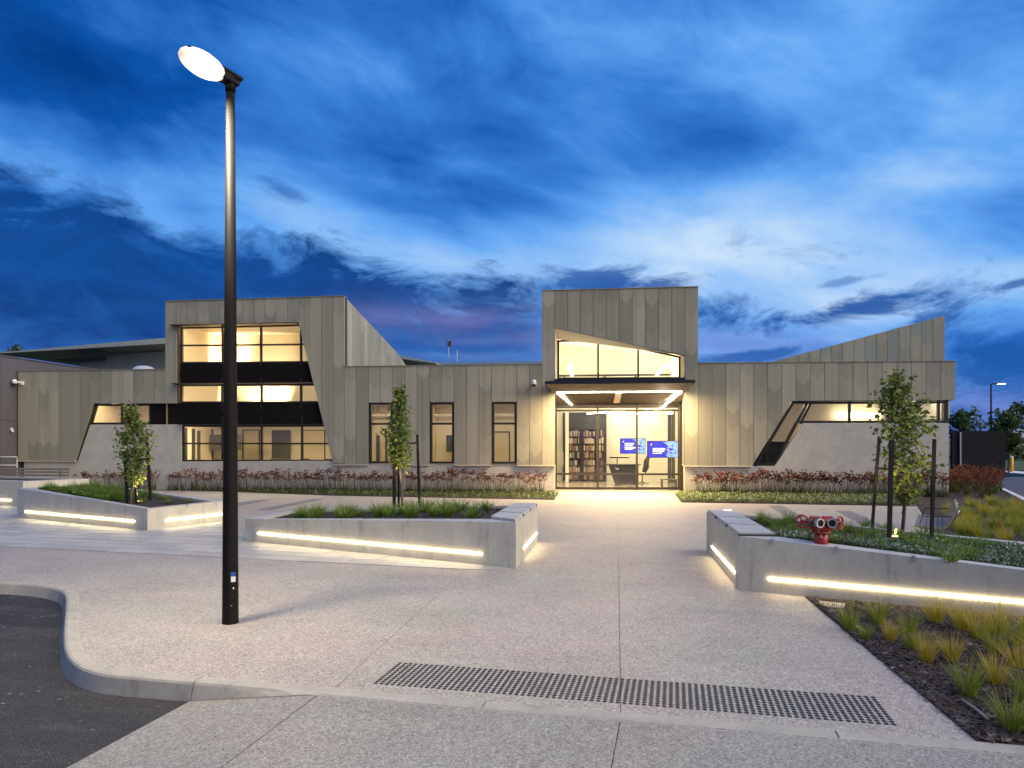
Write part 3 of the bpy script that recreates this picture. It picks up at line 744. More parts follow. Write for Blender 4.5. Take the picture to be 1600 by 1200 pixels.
# entrance tower body behind its cladding
zet = f2(970, 450)[1]
mb = MB()
for xx in (X3 + .02, X4 - .02): mb.box((xx, YF + 4.5, (zet + 4) / 2 - .1), (.04, 8.4, zet - 4 - .2))
mb.box(((X3 + X4) / 2, YF + 8.7, (zet + 4) / 2 - .1), (X4 - X3, .1, zet - 4 - .2)); mb.box(((X3 + X4) / 2, YF + 4.5, zet - .2), (X4 - X3 - .1, 8.3, .08)); mb.build('tower_side_wall', 'cladding_dark', bld)
# ---- wedge on the right, set back on the roof
YW = YF + 4.7
wt = [(PY(1196, 567, YW).x, PY(1196, 568, YW).z), (PY(1476, 493, YW).x, PY(1476, 493, YW).z)]
wedge3 = lambda x, z, d: (x, YW + d, z)
panels(bld, wt, [(wt[0][0], zr), (wt[1][0], zr)], 16, wedge3, sd=8, tones=['cladding_far', 'cladding_mid', 'cladding_dark'])
mb = MB(); mb.wallprism([(wt[0][0], zr), (wt[1][0], zr), (wt[1][0], wt[1][1] - .01), (wt[0][0], wt[0][1] - .01)], YW + .06, YW + 7); mb.build('roof_wedge', 'cladding_far', bld)

# ---- windows: frame with its panes
def window(outline, mull=(), y=YF + .22, fw=.07, fd=.12, m='frame_black', pane_polys=None, name='window'):
    """outline and mullion lines as (x, z) on the facade; every pane its own piece"""
    mb = MB(); k = len(outline); n = 0
    cxx = sum(p[0] for p in outline) / k; czz = sum(p[1] for p in outline) / k
    for i in range(k):
        a, b = Vector(outline[i]), Vector(outline[(i + 1) % k]); t = (b - a).normalized(); nn = Vector((-t.y, t.x))
        if nn.dot(Vector((cxx, czz)) - a) < 0: nn = -nn
        a2, b2 = a + nn * fw / 2, b + nn * fw / 2
        mb.bar((a2.x, y - n * .002, a2.y), (b2.x, y - n * .002, b2.y), fw, fd, (0, 1, 0)); n += 1
    for a, b in mull:
        mb.bar((a[0], y - n * .002, a[1]), (b[0], y - n * .002, b[1]), fw * .95, fd * .96, (0, 1, 0)); n += 1
    w = mb.build(name, m, bld)
    polys = [list(outline)]
    for a, b in mull:
        hp = side_of(a, b); new = []
        for p in polys:
            for q in (clip(p, hp[0], hp[1], hp[2] - .02), clip(p, -hp[0], -hp[1], -hp[2] - .02)):
                if len(q) > 2 and area(q) > .01: new.append(q)
        polys = new
    for p in polys:
        g = MB(); g.add([(q[0], y + .01, q[1]) for q in p], [list(range(len(p)))]); child(g, 'pane', 'glass_clear', w)
    return w
def vline(px, y0, y1): return (f2(px, y0), f2(px, y1))
window(Q((278.5, 510), (467, 505.8), (482.6, 566), (278.5, 567.4)), [vline(344, 500, 570), vline(404.5, 500, 570), vline(467.5, 500, 570), (f2(276, 539), f2(485, 537))])
window(Q((278.5, 600.3), (490.5, 599.3), (498.5, 629), (278.5, 629.5)), [vline(343.5, 590, 640), vline(405, 590, 640), vline(467.5, 590, 640)])
window(Q((281.5, 664.3), (507, 663.8), (521, 721), (281.5, 721.2)), [vline(344, 650, 730), vline(405.5, 650, 730), vline(469, 650, 730), (f2(280, 693), f2(520, 693.2))])
window(Q((144.5, 630.8), (232, 630.6), (232, 663), (133, 663.2)), [vline(186.5, 620, 670)], fw=.085)
for i, (a, b) in enumerate(wn):
    zb_w = zw(690, 724.5); zt = zt_w
    window([(a + .01, zb_w), (b - .01, zb_w), (b - .01, zt), (a + .01, zt)], [((a, zw(690, 662)), (b, zw(690, 662)))], y=YF + .12, fw=.085, fd=.16)
# black spandrels between the window bands, and sunshade ledges
mb = MB(); mb.wallprism(Q((278.2, 567), (483, 566), (491, 599.5), (278.2, 600.5)), YF + .16, YF + .36); mb.build('spandrel', 'spandrel_black', bld)
mb = MB(); mb.wallprism(Q((232, 630.4), (277, 630.4), (277, 629.2), (499, 628.8), (507, 664), (232, 664.2)), YF + .165, YF + .36); mb.build('spandrel', 'spandrel_black', bld)
def ledge(a, b, name='sunshade', d=.34, y1=YF + .05):
    mb = MB(); p, q = PY(*a), PY(*b); mb.box(((p.x + q.x) / 2, y1 - d / 2, (p.z + q.z) / 2), (q.x - p.x, d, .03)); mb.build(name, 'bronze_frame', bld)
ledge((270, 508.4), (466, 507)); ledge((273, 599.6), (489, 598.8)); ledge((281, 663.2), (506, 662.8), d=.20)
# right hand strip window with its slanted leg
window(Q((1239.5, 627), (1266, 627), (1213.5, 727.5), (1179, 727.8)), [], y=YF + .16, fw=.09, fd=.14)
window(Q((1268, 627.4), (1484, 626.4), (1484, 660.5), (1251, 660.8)), [vline(1330, 620, 670), vline(1398, 620, 670), vline(1470, 620, 670)], y=YF + .20, fw=.085)
mb = MB(); mb.box((fx(1484) - .05, YF + .25, (zw(1484, 626) + zw(1484, 661)) / 2), (.14, .2, zw(1484, 626) - zw(1484, 661) + .05)); mb.box(((fx(1238) + fx(1488)) / 2, YF + .2, zw(1365, 625.2)), (fx(1488) - fx(1238) - .1, .26, .06)); mb.build('window_head', 'frame_black', bld)

# ---- entrance: recessed glass doors, canopy, porch ceiling
YD = YF + 2.1
def fd(px, py): p = PY(px, py, YD); return (p.x, p.z)
zdoor = fd(965, 634.5)[1]
window([fd(867, 764), fd(1062.5, 764.6), (fd(1062.5, 764)[0], zdoor), (fd(867, 764)[0], zdoor)], [(fd(934, 600), fd(934, 780)), (fd(995, 600), fd(995, 780)), (fd(860, 740.5), fd(1070, 741)), (fd(860, 641.5), fd(1070, 641.2))], y=YD, fw=.085, fd=.12, m='bronze_frame', name='entrance_glazing')
mb = MB(); zt_s = 3.93
for px_ in (866, 1063.5):
    mb = MB(); mb.box((fd(px_, 700)[0], YD - .12, zdoor / 2), (.16, .34, zdoor)); mb.build('door_jamb', 'bronze_frame', bld)
mb = MB(); p = fd(880, 716); mb.bar((p[0], YD - .12, p[1] - .28), (p[0], YD - .12, p[1] + .28), .03, .03, (0, 1, 0)); mb.bar((p[0], YD - .12, p[1]), (p[0], YD - .02, p[1]), .03, .03); mb.build('door_handle', 'steel_grey', bld)
# splayed porch cheeks: cladding returns above, render below
for sgn, xa in ((-1, xo1), (1, xo2)):
    xd = fd(864.5 if sgn < 0 else 1065, 700)[0]
    nb = 4; shf = lambda s, z, d, sg=sgn, xa=xa, xd=xd: (xa + (xd - xa) * s / 2.05 + sg * d, YF + .02 + s, z)
    panels(bld, [(0, 4.15), (2.05, 4.15)], [(0, zb_c), (2.05, zb_c)], nb, shf, th=.05, sd=20 + sgn, name='return_panel')
    mb = MB(); s2 = .06 * sgn
    mb.prism([(xa + s2, YF + .1), (xd + s2, YD - .3), (xd + s2 + .3 * sgn, YD - .3), (xa + s2 + .3 * sgn, YF + .1)], 0, 4.15); mb.build('porch_wall', 'render_wall', bld)
    mb = MB(); mb.bar((xa + .02 * sgn, YF, zb_c - .02), (xd + .02 * sgn, YD - .3, zb_c - .02), .1, .036); mb.build('cladding_trim', 'trim_cream', bld)
yc0, yc1 = YF - 1.35, YF - .42
A, B = PY(851, 600.3, yc0), PY(1086.5, 598.6, yc0); zc_ = (A.z + B.z) / 2
C, D = PY(869, 612.5, yc1), PY(1066.5, 611.5, yc1); zt_s = (C.z + D.z) / 2
xl, xr = C.x, D.x
yb0 = YD - .16; H0, H1 = PY(878, 632.5, yb0), PY(1056, 632.5, yb0); zb_s = H0.z
can = MB()
can.add([(A.x, yc0, zc_), (B.x, yc0, zc_), (B.x, YF - .012, zc_), (A.x, YF - .012, zc_), (A.x, yc0, zc_ + .12), (B.x, yc0, zc_ + .12), (B.x, YF - .012, zc_ + .12), (A.x, YF - .012, zc_ + .12)], [(4, 5, 6, 7), (0, 1, 5, 4), (1, 2, 6, 5), (3, 0, 4, 7)], 0)
can.add([(A.x, yc0, zc_), (B.x, yc0, zc_), (xr, yc1, zt_s), (xl, yc1, zt_s)], [(0, 3, 2, 1)], 1)
can.add([(A.x, yc0, zc_), (xl, yc1, zt_s), (xl, YF - .012, zt_s - .05), (A.x, YF - .012, zc_)], [(0, 1, 2, 3)], 0); can.add([(B.x, yc0, zc_), (B.x, YF - .012, zc_), (xr, YF - .012, zt_s - .05), (xr, yc1, zt_s)], [(0, 1, 2, 3)], 0)
can.build('canopy', ['black_steel', 'soffit_bronze'], bld)
mb = MB(); s0 = PY(866, 592.5); mb.box(((xo1 + xo2) / 2, YF + .25, (zc_ + .125 + s0.z) / 2), (xo2 - xo1 - .02, .9, s0.z - zc_ - .13)); mb.build('canopy_upstand', 'black_steel', bld)
# porch soffit falls from the canopy to the door head; dark slats across it, led lines down both sides
xw0, xw1 = xl - .25, xr + .25
def so(f, dz=0.0): return (yc1 + (yb0 - yc1) * f, zt_s + (zb_s - zt_s) * f + dz)
mb = MB(); a, b = so(0, .13), so(1, .13); mb.add([(xw0, *a), (xw1, *a), (xw1, *b), (xw0, *b)], [(0, 1, 2, 3)]); mb.build('porch_ceiling', 'shell_dark', bld)
for i in range(9):
    f = .09 + i * .095; a = so(f, .05); mb = MB(); mb.box(((xl + xr) / 2, a[0], a[1]), (xr - xl - .5 - .7 * f, .085, .12)); mb.build('ceiling_slat', 'soffit_bronze', bld)
mb = MB(); a, b = so(.05, -.015), so(.8, -.015); mb.bar(((xl + xr) / 2, *a), ((xl + xr) / 2, *b), .24, .05); mb.build('ceiling_box', 'trim_cream', bld)
for sx, xa_, xb_ in ((-1, xl, H0.x - .1), (1, xr, H1.x + .1)):      # bronze margins beside the slats
    mb = MB(); a, b = so(0, .06), so(1, .06); mb.add([(xa_ + sx * .3, *a), (xa_ - sx * .02, *a), (xb_ - sx * .45, *b), (xb_ + sx * .3, *b)], [(0, 1, 2, 3)]); mb.build('soffit_margin', 'soffit_bronze', bld)
mb = MB(); mb.box(((xl + xr) / 2, YD - .02, (zb_s + zdoor) / 2 + .09), (xr - xl + .4, .22, zb_s - zdoor + .16)); mb.build('door_head', 'bronze_frame', bld)
mb = MB(); mb.box(((xl + xr) / 2, yc1 + .03, zt_s - .006), (xr - xl - .06, .05, .03)); mb.build('led_line', 'led_line', bld)
for xa_, xb_ in ((xl + .05, PY(893, 632, yb0).x), (xr - .05, PY(1040, 632, yb0).x)):
    a, b = so(.02, -.012), so(.97, -.012); mb = MB(); mb.bar((xa_, *a), (xb_, *b), .07, .03); mb.build('led_line', 'led_line', bld)
cl = bpy.data.lights.new('canopy_lamp', 'AREA'); cl.shape = 'RECTANGLE'; cl.size = xr - xl - .4; cl.size_y = .5; cl.energy = 580; cl.color = (1.0, .70, .37)
co = bpy.data.objects.new('canopy_lamp', cl); COL.objects.link(co); co.location = ((xl + xr) / 2, yc1 - .5, zt_s - .05); adopt(co, bld)
# upper window of the entrance tower
YU = YF + 1.15
def fu(px, py): p = PY(px, py, YU); return (p.x, p.z)
window([fu(871, 593), fu(1063, 592), fu(1063, 557), fu(944, 530.6), fu(871, 531.4)], [(fu(934.5, 500), fu(934.5, 600)), (fu(997, 500), fu(997, 600))], y=YU, fw=.075, m='bronze_frame')
mb = MB()                                               # lined reveal: sloping head, cheeks, floor
def quad(*p, mi=0): mb.add(p, [(0, 1, 2, 3)], mi)
zsill = s0.z - .005
tl, trr = (xo1 + .01, YF + .03, zo1 - .01), (xo2 - .01, YF + .03, zo2 - .01)
UL, UM, UR = fu(871, 531), fu(944, 530.2), fu(1063, 556.6)
mb.add([tl, trr, (UR[0], YU, UR[1] + .03), (UM[0], YU, UM[1] + .03), (UL[0], YU, UL[1] + .03)], [(0, 1, 2, 3, 4)])
mb.add([(xo1 + .01, YF + .03, zsill), tl, (UL[0], YU, UL[1] + .03), (UL[0], YU, zsill)], [(0, 1, 2, 3)])
mb.add([(xo2 - .01, YF + .03, zsill), (UR[0], YU, zsill), (UR[0], YU, UR[1] + .03), trr], [(0, 1, 2, 3)])
mb.build('window_reveal', 'interior_cream', bld)

# ---- rooms behind the glass
def room(xa, xb, ya, yb, z0, z1, wall='interior_cream', floor='interior_carpet', ceil='interior_white'):
    mb = MB()
    mb.add([(xa, ya, z0), (xb, ya, z0), (xb, yb, z0), (xa, yb, z0)], [(0, 1, 2, 3)], 1)
    mb.add([(xa, ya, z1), (xb, ya, z1), (xb, yb, z1), (xa, yb, z1)], [(3, 2, 1, 0)], 2)
    mb.add([(xa, yb, z0), (xb, yb, z0), (xb, yb, z1), (xa, yb, z1)], [(0, 1, 2, 3)], 0)
    mb.add([(xa, ya, z0), (xa, yb, z0), (xa, yb, z1), (xa, ya, z1)], [(0, 1, 2, 3)], 0); mb.add([(xb, ya, z0), (xb, yb, z0), (xb, yb, z1), (xb, ya, z1)], [(3, 2, 1, 0)], 0)
    mb.build('room', [wall, floor, ceil], bld)
def lamp_panel(c, size, m='room_lamp_warm'):
    mb = MB(); mb.box(c, size); return mb.build('ceiling_lamp', m, bld)
def slab_part(name, c, size, m, rz=0): 
    mb = MB(); mb.box(c, size, rz); return mb.build(name, m, bld)
yi = YF + .385
# left upper hall and the room under it
xa, xb = fx(262), fx(536)
room(xa, xb, yi, YF + 4.0, 3.05, 7.05)
for px_ in (300, 360, 420, 490): lamp_panel((fx(px_), YF + .72, 7.0), (.9, .5, .06), 'upper_lamp')
lamp_panel((fx(330), YF + 1.2, 3.3), (3.0, .2, .05)); lamp_panel((fx(440), YF + 1.2, 3.3), (2.2, .2, .05))
def spot(name, loc, target, e, size, blend, col=WARM, rad=.05):
    l = bpy.data.lights.new(name, 'SPOT'); l.energy = e; l.spot_size = R(size); l.spot_blend = blend; l.color = col; l.shadow_soft_size = rad
    o = bpy.data.objects.new(name, l); COL.objects.link(o); o.location = loc
    o.rotation_euler = (Vector(target) - Vector(loc)).to_track_quat('-Z', 'Y').to_euler(); adopt(o, bld); return o
for (px_, zl, zt2, e) in ((318, 5.0, 6.3, 520), (358, 4.9, 6.0, 520), (326, 3.25, 4.3, 420), (420, 3.2, 4.4, 620)):
    x_ = PY(px_, HY, YF + 3.2).x
    mb = MB(); mb.tube([(x_, YF + 2.9, zl - .09), (x_, YF + 2.95, zl + .02)], [.05, .06], 10); mb.build('wall_washer', 'white_plastic', bld)
    spot('wall_washer_lamp', (x_, YF + 2.97, zl + .08), (PY(px_, HY, YF + 4).x, YF + 4.1, zt2), e, 92, .5)
room(xa, xb, yi, YF + 5.2, .02, 2.98)
for px_ in (310, 380, 450, 515): lamp_panel((fx(px_), YF + .85, 2.95), (.95, .7, .05), 'low_room_lamp')
yb = YF + 5.17
def bp(px, py, Y): p = PY(px, py, Y); return p
def wallpiece(name, x0, y0, x1, y1, Y, m, th=.05):
    p, q = PY(x0, y0, Y), PY(x1, y1, Y); return slab_part(name, ((p.x + q.x) / 2, Y, (p.z + q.z) / 2), (abs(q.x - p.x), th, abs(q.z - p.z)), m)

def sidepiece(name, x0, y0, x1, X, m, th=.05, z0=.03):
    p, q = PX(x0, y0, X), PX(x1, y0, X); return slab_part(name, (X, (p.y + q.y) / 2, (p.z + z0) / 2), (th, abs(q.y - p.y), p.z - z0), m)
XS = fx(262) + .03
sidepiece('inner_door', 304, 672, 330, XS, 'door_timber'); sidepiece('door_frame', 300.5, 670, 304, XS, 'interior_dark', .07); sidepiece('door_frame', 330, 671, 332.5, XS, 'interior_dark', .07); sidepiece('inner_door', 307, 673, 312, XS, 'grey_door', .08)
sidepiece('door_frame', 289, 668, 291.5, XS, 'interior_dark', .09)
wallpiece('inner_door', 381, 673, 404, 735, yb, 'door_timber'); wallpiece('inner_door', 425, 672, 454, 735, yb - .06, 'grey_door'); wallpiece('inner_door', 474, 673, 507, 735, yb, 'door_timber')
for (x0, x1, y0) in ((379, 406, 671.5), (472.5, 508, 671.8)):
    wallpiece('door_frame', x0, y0, x0 + 1.2, 735, yb - .03, 'interior_dark'); wallpiece('door_frame', x1 - 1.2, y0, x1, 735, yb - .03, 'interior_dark'); wallpiece('door_frame', x0 + 1.2, y0, x1 - 1.2, y0 + 1.2, yb - .03, 'interior_dark')
tv = thing('television_on_stand', PY(353, 710, YF + 2.95), 'dark switched-off television on a stand behind the lower left window and the lamp post', 'television')
mb = MB(); p, q = PY(328.5, 679, YF + 2.95), PY(377, 704, YF + 2.95); mb.box(((p.x + q.x) / 2, YF + 2.95, (p.z + q.z) / 2), (q.x - p.x, .06, p.z - q.z)); mb.build('screen', 'grey_door', tv, .01)
mb = MB(); mb.box(((p.x + q.x) / 2, YF + 3.03, p.z / 2 - .1), (.12, .08, p.z - .24)); mb.box(((p.x + q.x) / 2, YF + 3.0, .05), (.8, .5, .05)); mb.build('stand', 'interior_dark', tv)
for k, px_ in enumerate((415, 462, 500)):
    tp = PY(px_, HY, YF + 2.2); tt = thing('meeting_table', (tp.x, YF + 2.2, .02), ('white meeting table nearest the lamp post behind the lower left window', 'middle white meeting table behind the lower left window', 'white meeting table at the slanted end of the lower left window')[k], 'table', 'meeting tables behind the lower left window')
    mb = MB(); mb.box((tp.x, YF + 2.2, .76), (1.1, .7, .035)); mb.build('table_top', 'interior_white', tt)
    for sx in (-.45, .45):
        mb = MB(); mb.box((tp.x + sx, YF + 2.2, .38), (.05, .55, .72)); mb.build('leg', 'steel_grey', tt)
    cc_ = thing('meeting_chair', (tp.x + .1, YF + 2.75, .02), ('dark chair behind the meeting table nearest the lamp post', 'dark chair behind the middle meeting table', 'dark chair behind the meeting table at the slanted end')[k], 'chair', 'chairs at the meeting tables')
    mb = MB(); mb.box((tp.x + .1, YF + 2.75, .46), (.44, .44, .05)); mb.build('seat', 'interior_dark', cc_); mb = MB(); mb.box((tp.x + .1, YF + 2.96, .98), (.44, .05, .55)); mb.build('backrest', 'interior_dark', cc_, .02)
    for sx in (-.19, .19):
        for sy in (-.19, .19):
            mb = MB(); mb.box((tp.x + .1 + sx, YF + 2.75 + sy, .23), (.03, .03, .42)); mb.build('leg', 'steel_grey', cc_)
# small room at the far left
room(fx(126), fx(260), yi, YF + 3.4, .02, 3.82); lamp_panel((fx(166), YF + 1.4, 3.70), (1.5, .16, .06), 'room_lamp_low'); lamp_panel((fx(215), YF + 1.6, 3.70), (1.2, .16, .05), 'room_lamp_low'); lamp_panel((fx(190), YF + .7, 3.79), (3.2, .4, .03))
# offices behind the three tall windows
for i, (a, b) in enumerate(wn):
    xa, xb = a - 1.0, b + 1.0
    room(xa, xb, YF + .39, YF + 3.6, .02, 3.76, wall='interior_cream')
    lamp_panel(((a + b) / 2, YF + .8, 3.73), (1.6, .5, .04), 'office_lamp')
    for k in range(3):
        slab_part('ceiling_batten', ((a + b) / 2, YF + 1.4 + k * .7, 3.70), (b - a + 1.4, .12, .08), 'interior_white')
    slab_part('bulkhead', ((a + b) / 2, YF + 3.0, 3.2), (b - a + 1.6, .08, .06), 'interior_white')
wallpiece('inner_door', 588, 680, 593, 745, YF + 3.5, 'grey_door'); wallpiece('inner_door', 597, 680, 607, 745, YF + 3.5, 'door_timber'); wallpiece('inner_door', 602, 680, 605, 745, YF + 3.4, 'grey_door')
wallpiece('door_frame', 768, 674, 796, 676, YF + 3.5, 'grey_door'); wallpiece('inner_door', 770, 676, 795, 745, YF + 3.53, 'door_timber'); wallpiece('door_frame', 795, 674, 797, 745, YF + 3.5, 'grey_door')
tv = thing('wall_television', PY(701, 705, YF + 3.4), 'dark wall television seen through the middle tall window', 'television')
mb = MB(); p, q = PY(697.5, 680, YF + 3.0), PY(708, 706, YF + 3.0); mb.box(((p.x + q.x) / 2, YF + 3.0, (p.z + q.z) / 2), (q.x - p.x, .08, p.z - q.z)); mb.build('screen', 'interior_dark', tv, .01)
mb = MB(); mb.box(((p.x + q.x) / 2, YF + 3.3, (p.z + q.z) / 2), (.12, .56, .12)); mb.build('bracket', 'interior_dark', tv)
# reading room on the right
xa, xb = fx(1150), fx(1483)
room(xa, xb, YF + .39, YF + 6.2, .02, 3.8, floor='interior_carpet')
for (x_, y_, sx) in ((PY(1215, HY, YF + 2).x, YF + 1.4, 1.3), (PY(1300, HY, YF + 2).x, YF + 1.4, 1.3), (PY(1215, HY, YF + 3).x, YF + 3.4, 1.3), (PY(1335, HY, YF + 3).x, YF + 3.4, 2.2), (PY(1420, HY, YF + 2).x, YF + 2.4, 1.4)):
    lamp_panel((x_, y_, 3.66), (sx, .10, .06), 'room_lamp_low')
lamp_panel(((xa + xb) / 2 + 1, YF + .75, 3.77), (5.5, .5, .04), 'room_lamp_soft')
mb = MB(); pp = PY(1340, 649, YF + 5.9); mb.box(pp, (1.9, .12, .26)); mb.build('wall_glow_box', 'room_lamp_low', bld)  # glowing box added for the bright patch of light on the back wall
wallpiece('door_frame', 1358, 643, 1361, 735, YF + 6.1, 'grey_door')
for k, (px_, dy, hh) in enumerate(((1196, 1.3, 2.0), (1228, 3.0, 1.5))):
    bs = thing('reading_shelf', (PY(px_, HY, YF + dy).x, YF + dy, .02), ('tall dark shelf unit just inside the slanted right window', 'lower dark shelf unit deeper behind the slanted right window')[k], 'shelf', 'shelf units behind the slanted window')
    o = BASE[bs.name]; mb = MB(); mb.box((o.x - 1.0, o.y, .02 + hh / 2), (.05, .4, hh)); mb.box((o.x + 1.0, o.y, .02 + hh / 2), (.05, .4, hh)); mb.box((o.x, o.y, .02 + hh / 2), (.05, .38, hh)); mb.box((o.x, o.y + .19, .02 + hh / 2), (1.96, .03, hh - .02)); mb.build('carcass', 'grey_door', bs)
    nsf = int(hh / .35)
    for j in range(nsf + 1):
        mb = MB(); mb.box((o.x, o.y - .01, .04 + j * (hh - .04) / nsf), (1.95, .36, .035)); mb.build('shelf_board', 'desk_dark' if j < nsf else 'bronze_frame', bs)
# lobby
LX0, LX1, LY0, LY1 = fx(846), fx(1120), YD + .1, YF + 8.5
mb = MB()
mb.add([(LX0, LY0 - .1, .012), (LX1, LY0 - .1, .012), (LX1, LY1, .012), (LX0, LY1, .012)], [(0, 1, 2, 3)], 1)
mb.add([(X3 + .08, YU, 7.0), (X4 - .08, YU, 6.3), (X4 - .08, LY1, 6.3), (X3 + .08, LY1, 7.0)], [(3, 2, 1, 0)], 2)
mb.add([(LX0, LY1, 0), (LX1, LY1, 0), (LX1, LY1, zt_s + .25), (LX0, LY1, zt_s + .25)], [(0, 1, 2, 3)], 0); mb.add([(X3 + .08, LY1, zt_s + .25), (X4 - .08, LY1, zt_s + .25), (X4 - .08, LY1, 6.9), (X3 + .08, LY1, 7.0)], [(0, 1, 2, 3)], 0)
ZM = zt_s + .25
for xx, x2 in ((LX0, X3 + .08), (LX1, X4 - .08)):
    mb.add([(xx, YD + .1, 0), (xx, LY1, 0), (xx, LY1, ZM), (xx, YD + .1, ZM)], [(0, 1, 2, 3)], 0); mb.add([(x2, YU, ZM), (x2, LY1, ZM), (x2, LY1, 7.0), (x2, YU, 7.0)], [(0, 1, 2, 3)], 0)
    if (x2 - xx) * (1 if xx == LX0 else -1) > 0: mb.add([(xx, YD + .1, ZM), (x2, YD + .1, ZM), (x2, LY1, ZM), (xx, LY1, ZM)], [(0, 1, 2, 3)], 2)
UX0, UX1 = X3 + .08, X4 - .08
mb.add([(UX0, YD + .1, zt_s + .25), (UX1, YD + .1, zt_s + .25), (UX1, YU, zt_s + .25), (UX0, YU, zt_s + .25)], [(0, 1, 2, 3)], 0)
mb.add([(LX0, YD + .1, zdoor), (LX1, YD + .1, zdoor), (LX1, YD + .1, zt_s + .25), (LX0, YD + .1, zt_s + .25)], [(0, 1, 2, 3)], 0)
mb.build('lobby', ['lobby_wall', 'interior_floor', 'interior_white'], bld)
slab_part('bulkhead', ((UX0 + UX1) / 2, LY1 - .5, 5.35), (UX1 - UX0 - .04, .12, .09), 'bronze_frame')
for px_ in (882, 945, 993, 1049): slab_part('mullion', (PY(px_, 560, LY1 - .5).x, LY1 - .5, 4.85), (.07, .1, 1.0), 'bronze_frame')
for px_ in (890.5, 1043.5):
    x_ = PX(px_, 565, 0).x if False else PY(px_, 565, YF + 3.2).x
    mb = MB(); mb.box((x_, YF + 5.6, 5.35), (.10, 4.8, .06)); mb.build('led_line', 'led_line', bld)
for (x0, y0, x1, y1, zz) in ((918, 646, 1013, 640, 3.42), (930, 651, 1010, 645, 3.36), (1040, 633, 1017, 648, 3.4)):
    p, q = G(x0, y0, zz), G(x1, y1, zz); mb = MB(); mb.bar(p, q, .06, .04); mb.build('led_line', 'led_line', bld)
lamp_panel(((UX0 + UX1) / 2, YD - .5, zt_s + .33), (3.6, .22, .06), 'lobby_lamp'); lamp_panel(((UX0 + UX1) / 2, YD + .5, zdoor + .25), (3.6, .35, .06), 'lobby_lamp')
lamp_panel((PY(1046, 641, YF + 5).x, YF + 5, PY(1046, 645, YF + 5).z), (.28, .28, .1), 'room_lamp_soft')
for px_ in (886, 1046, 1052):
    slab_part('column', (PY(px_, HY, YF + 7.2).x, YF + 7.2, 1.75), (.16, .16, 3.5), 'interior_dark' if px_ > 1000 else 'interior_white')
slab_part('back_panel', ((PY(881, HY, LY1 - .3).x + PY(946, HY, LY1 - .3).x) / 2, LY1 - .12, 1.75), (PY(946, HY, LY1).x - PY(878, HY, LY1).x, .08, 3.5), 'interior_dark')
# bookcases with their books
book_mats = []
for i, c in enumerate([(.30, .25, .19), (.16, .07, .05), (.08, .085, .09), (.42, .38, .32), (.12, .11, .10), (.22, .13, .08), (.05, .07, .08), (.26, .19, .15)]):
    plain('book_cover_%d' % i, c, .6); book_mats.append('book_cover_%d' % i)
for k, (xa_, xb_) in enumerate(((887, 907.5), (911.5, 931), (935.5, 944))):
    YB = LY1 - .55
    p, q = PY(xa_, 671, YB), PY(xb_, 727, YB); z0, z1 = .1, p.z
    bc = thing('bookcase', ((p.x + q.x) / 2, YB, .02), ('wide bookcase at the left of the lobby full of grey and cream books', 'middle lobby bookcase with red and brown books', 'narrow bookcase beside the pale lobby wall')[k], 'bookcase', 'bookcases in the lobby')
    w = q.x - p.x; mb = MB(); mb.box((p.x - .02, YB, (z0 + z1) / 2), (.04, .34, z1 - z0)); mb.box((q.x + .02, YB, (z0 + z1) / 2), (.04, .34, z1 - z0)); mb.box(((p.x + q.x) / 2, YB + .16, (z0 + z1) / 2), (w, .02, z1 - z0)); mb.build('carcass', 'interior_dark', bc)
    rnd = random.Random(40 + k); nsh = 7; sh = (z1 - z0) / nsh
    for s_ in range(nsh + 1):
        mb = MB(); mb.box(((p.x + q.x) / 2, YB - .01, z0 + s_ * sh), (w, .31, .03)); mb.build('shelf_board', 'interior_dark', bc)
        if s_ == nsh: break
        x_ = p.x + .02
        while x_ < q.x - .09:
            bw = rnd.uniform(.05, .09); bh = sh * rnd.uniform(.62, .9)
            if rnd.random() < .9:
                mb = MB(); mb.box((x_ + bw / 2, YB - .03 + rnd.uniform(-.03, .02), z0 + s_ * sh + .017 + bh / 2), (bw - .004, .22, bh)); mb.build('book', rnd.choice(book_mats if k != 1 else book_mats[:2] + book_mats[3:6] + book_mats[7:]), bc)
            x_ += bw
# desk, chair, screens, side table
dk = thing('reception_desk', (PY(975, HY, YF + 5.4).x, YF + 5.4, .012), 'long dark reception desk inside the glass entrance', 'desk')
p, q = PY(949, 725, YF + 5.4), PY(997, 736, YF + 5.4)
mb = MB(); mb.box(((p.x + q.x) / 2, YF + 5.4, p.z - .02), (q.x - p.x + .2, .8, .04)); mb.build('desktop', 'desk_dark', dk)
mb = MB(); mb.add([(p.x + .05, YF + 5.1, p.z - .045), (q.x, YF + 5.1, p.z - .045), (q.x, YF + 5.1, .02), (p.x + .35, YF + 5.1, .02), (p.x + .05, YF + 5.7, p.z - .045), (q.x, YF + 5.7, p.z - .045), (q.x, YF + 5.7, .02), (p.x + .35, YF + 5.7, .02)], [(0, 3, 2, 1), (4, 5, 6, 7), (0, 4, 7, 3), (1, 2, 6, 5), (3, 7, 6, 2)]); mb.build('front_panel', 'desk_dark', dk)
dk_top = p.z; x_ = PY(968, HY, YF + 5.3).x
mon = thing('monitor', (x_, YF + 5.4, dk_top), 'thin flat monitor seen edge-on above the reception desk', 'monitor')
mb = MB(); mb.box((x_, YF + 5.4, dk_top + .30), (.9, .03, .05)); mb.build('screen', 'black_gloss', mon); mb = MB(); mb.box((x_ - .1, YF + 5.42, dk_top + .15), (.05, .04, .28)); mb.build('stand', 'interior_dark', mon)
ch = thing('office_chair', (PY(1004, HY, YF + 6).x, YF + 6.2, .012), 'black office chair with curved back behind the reception desk', 'chair')
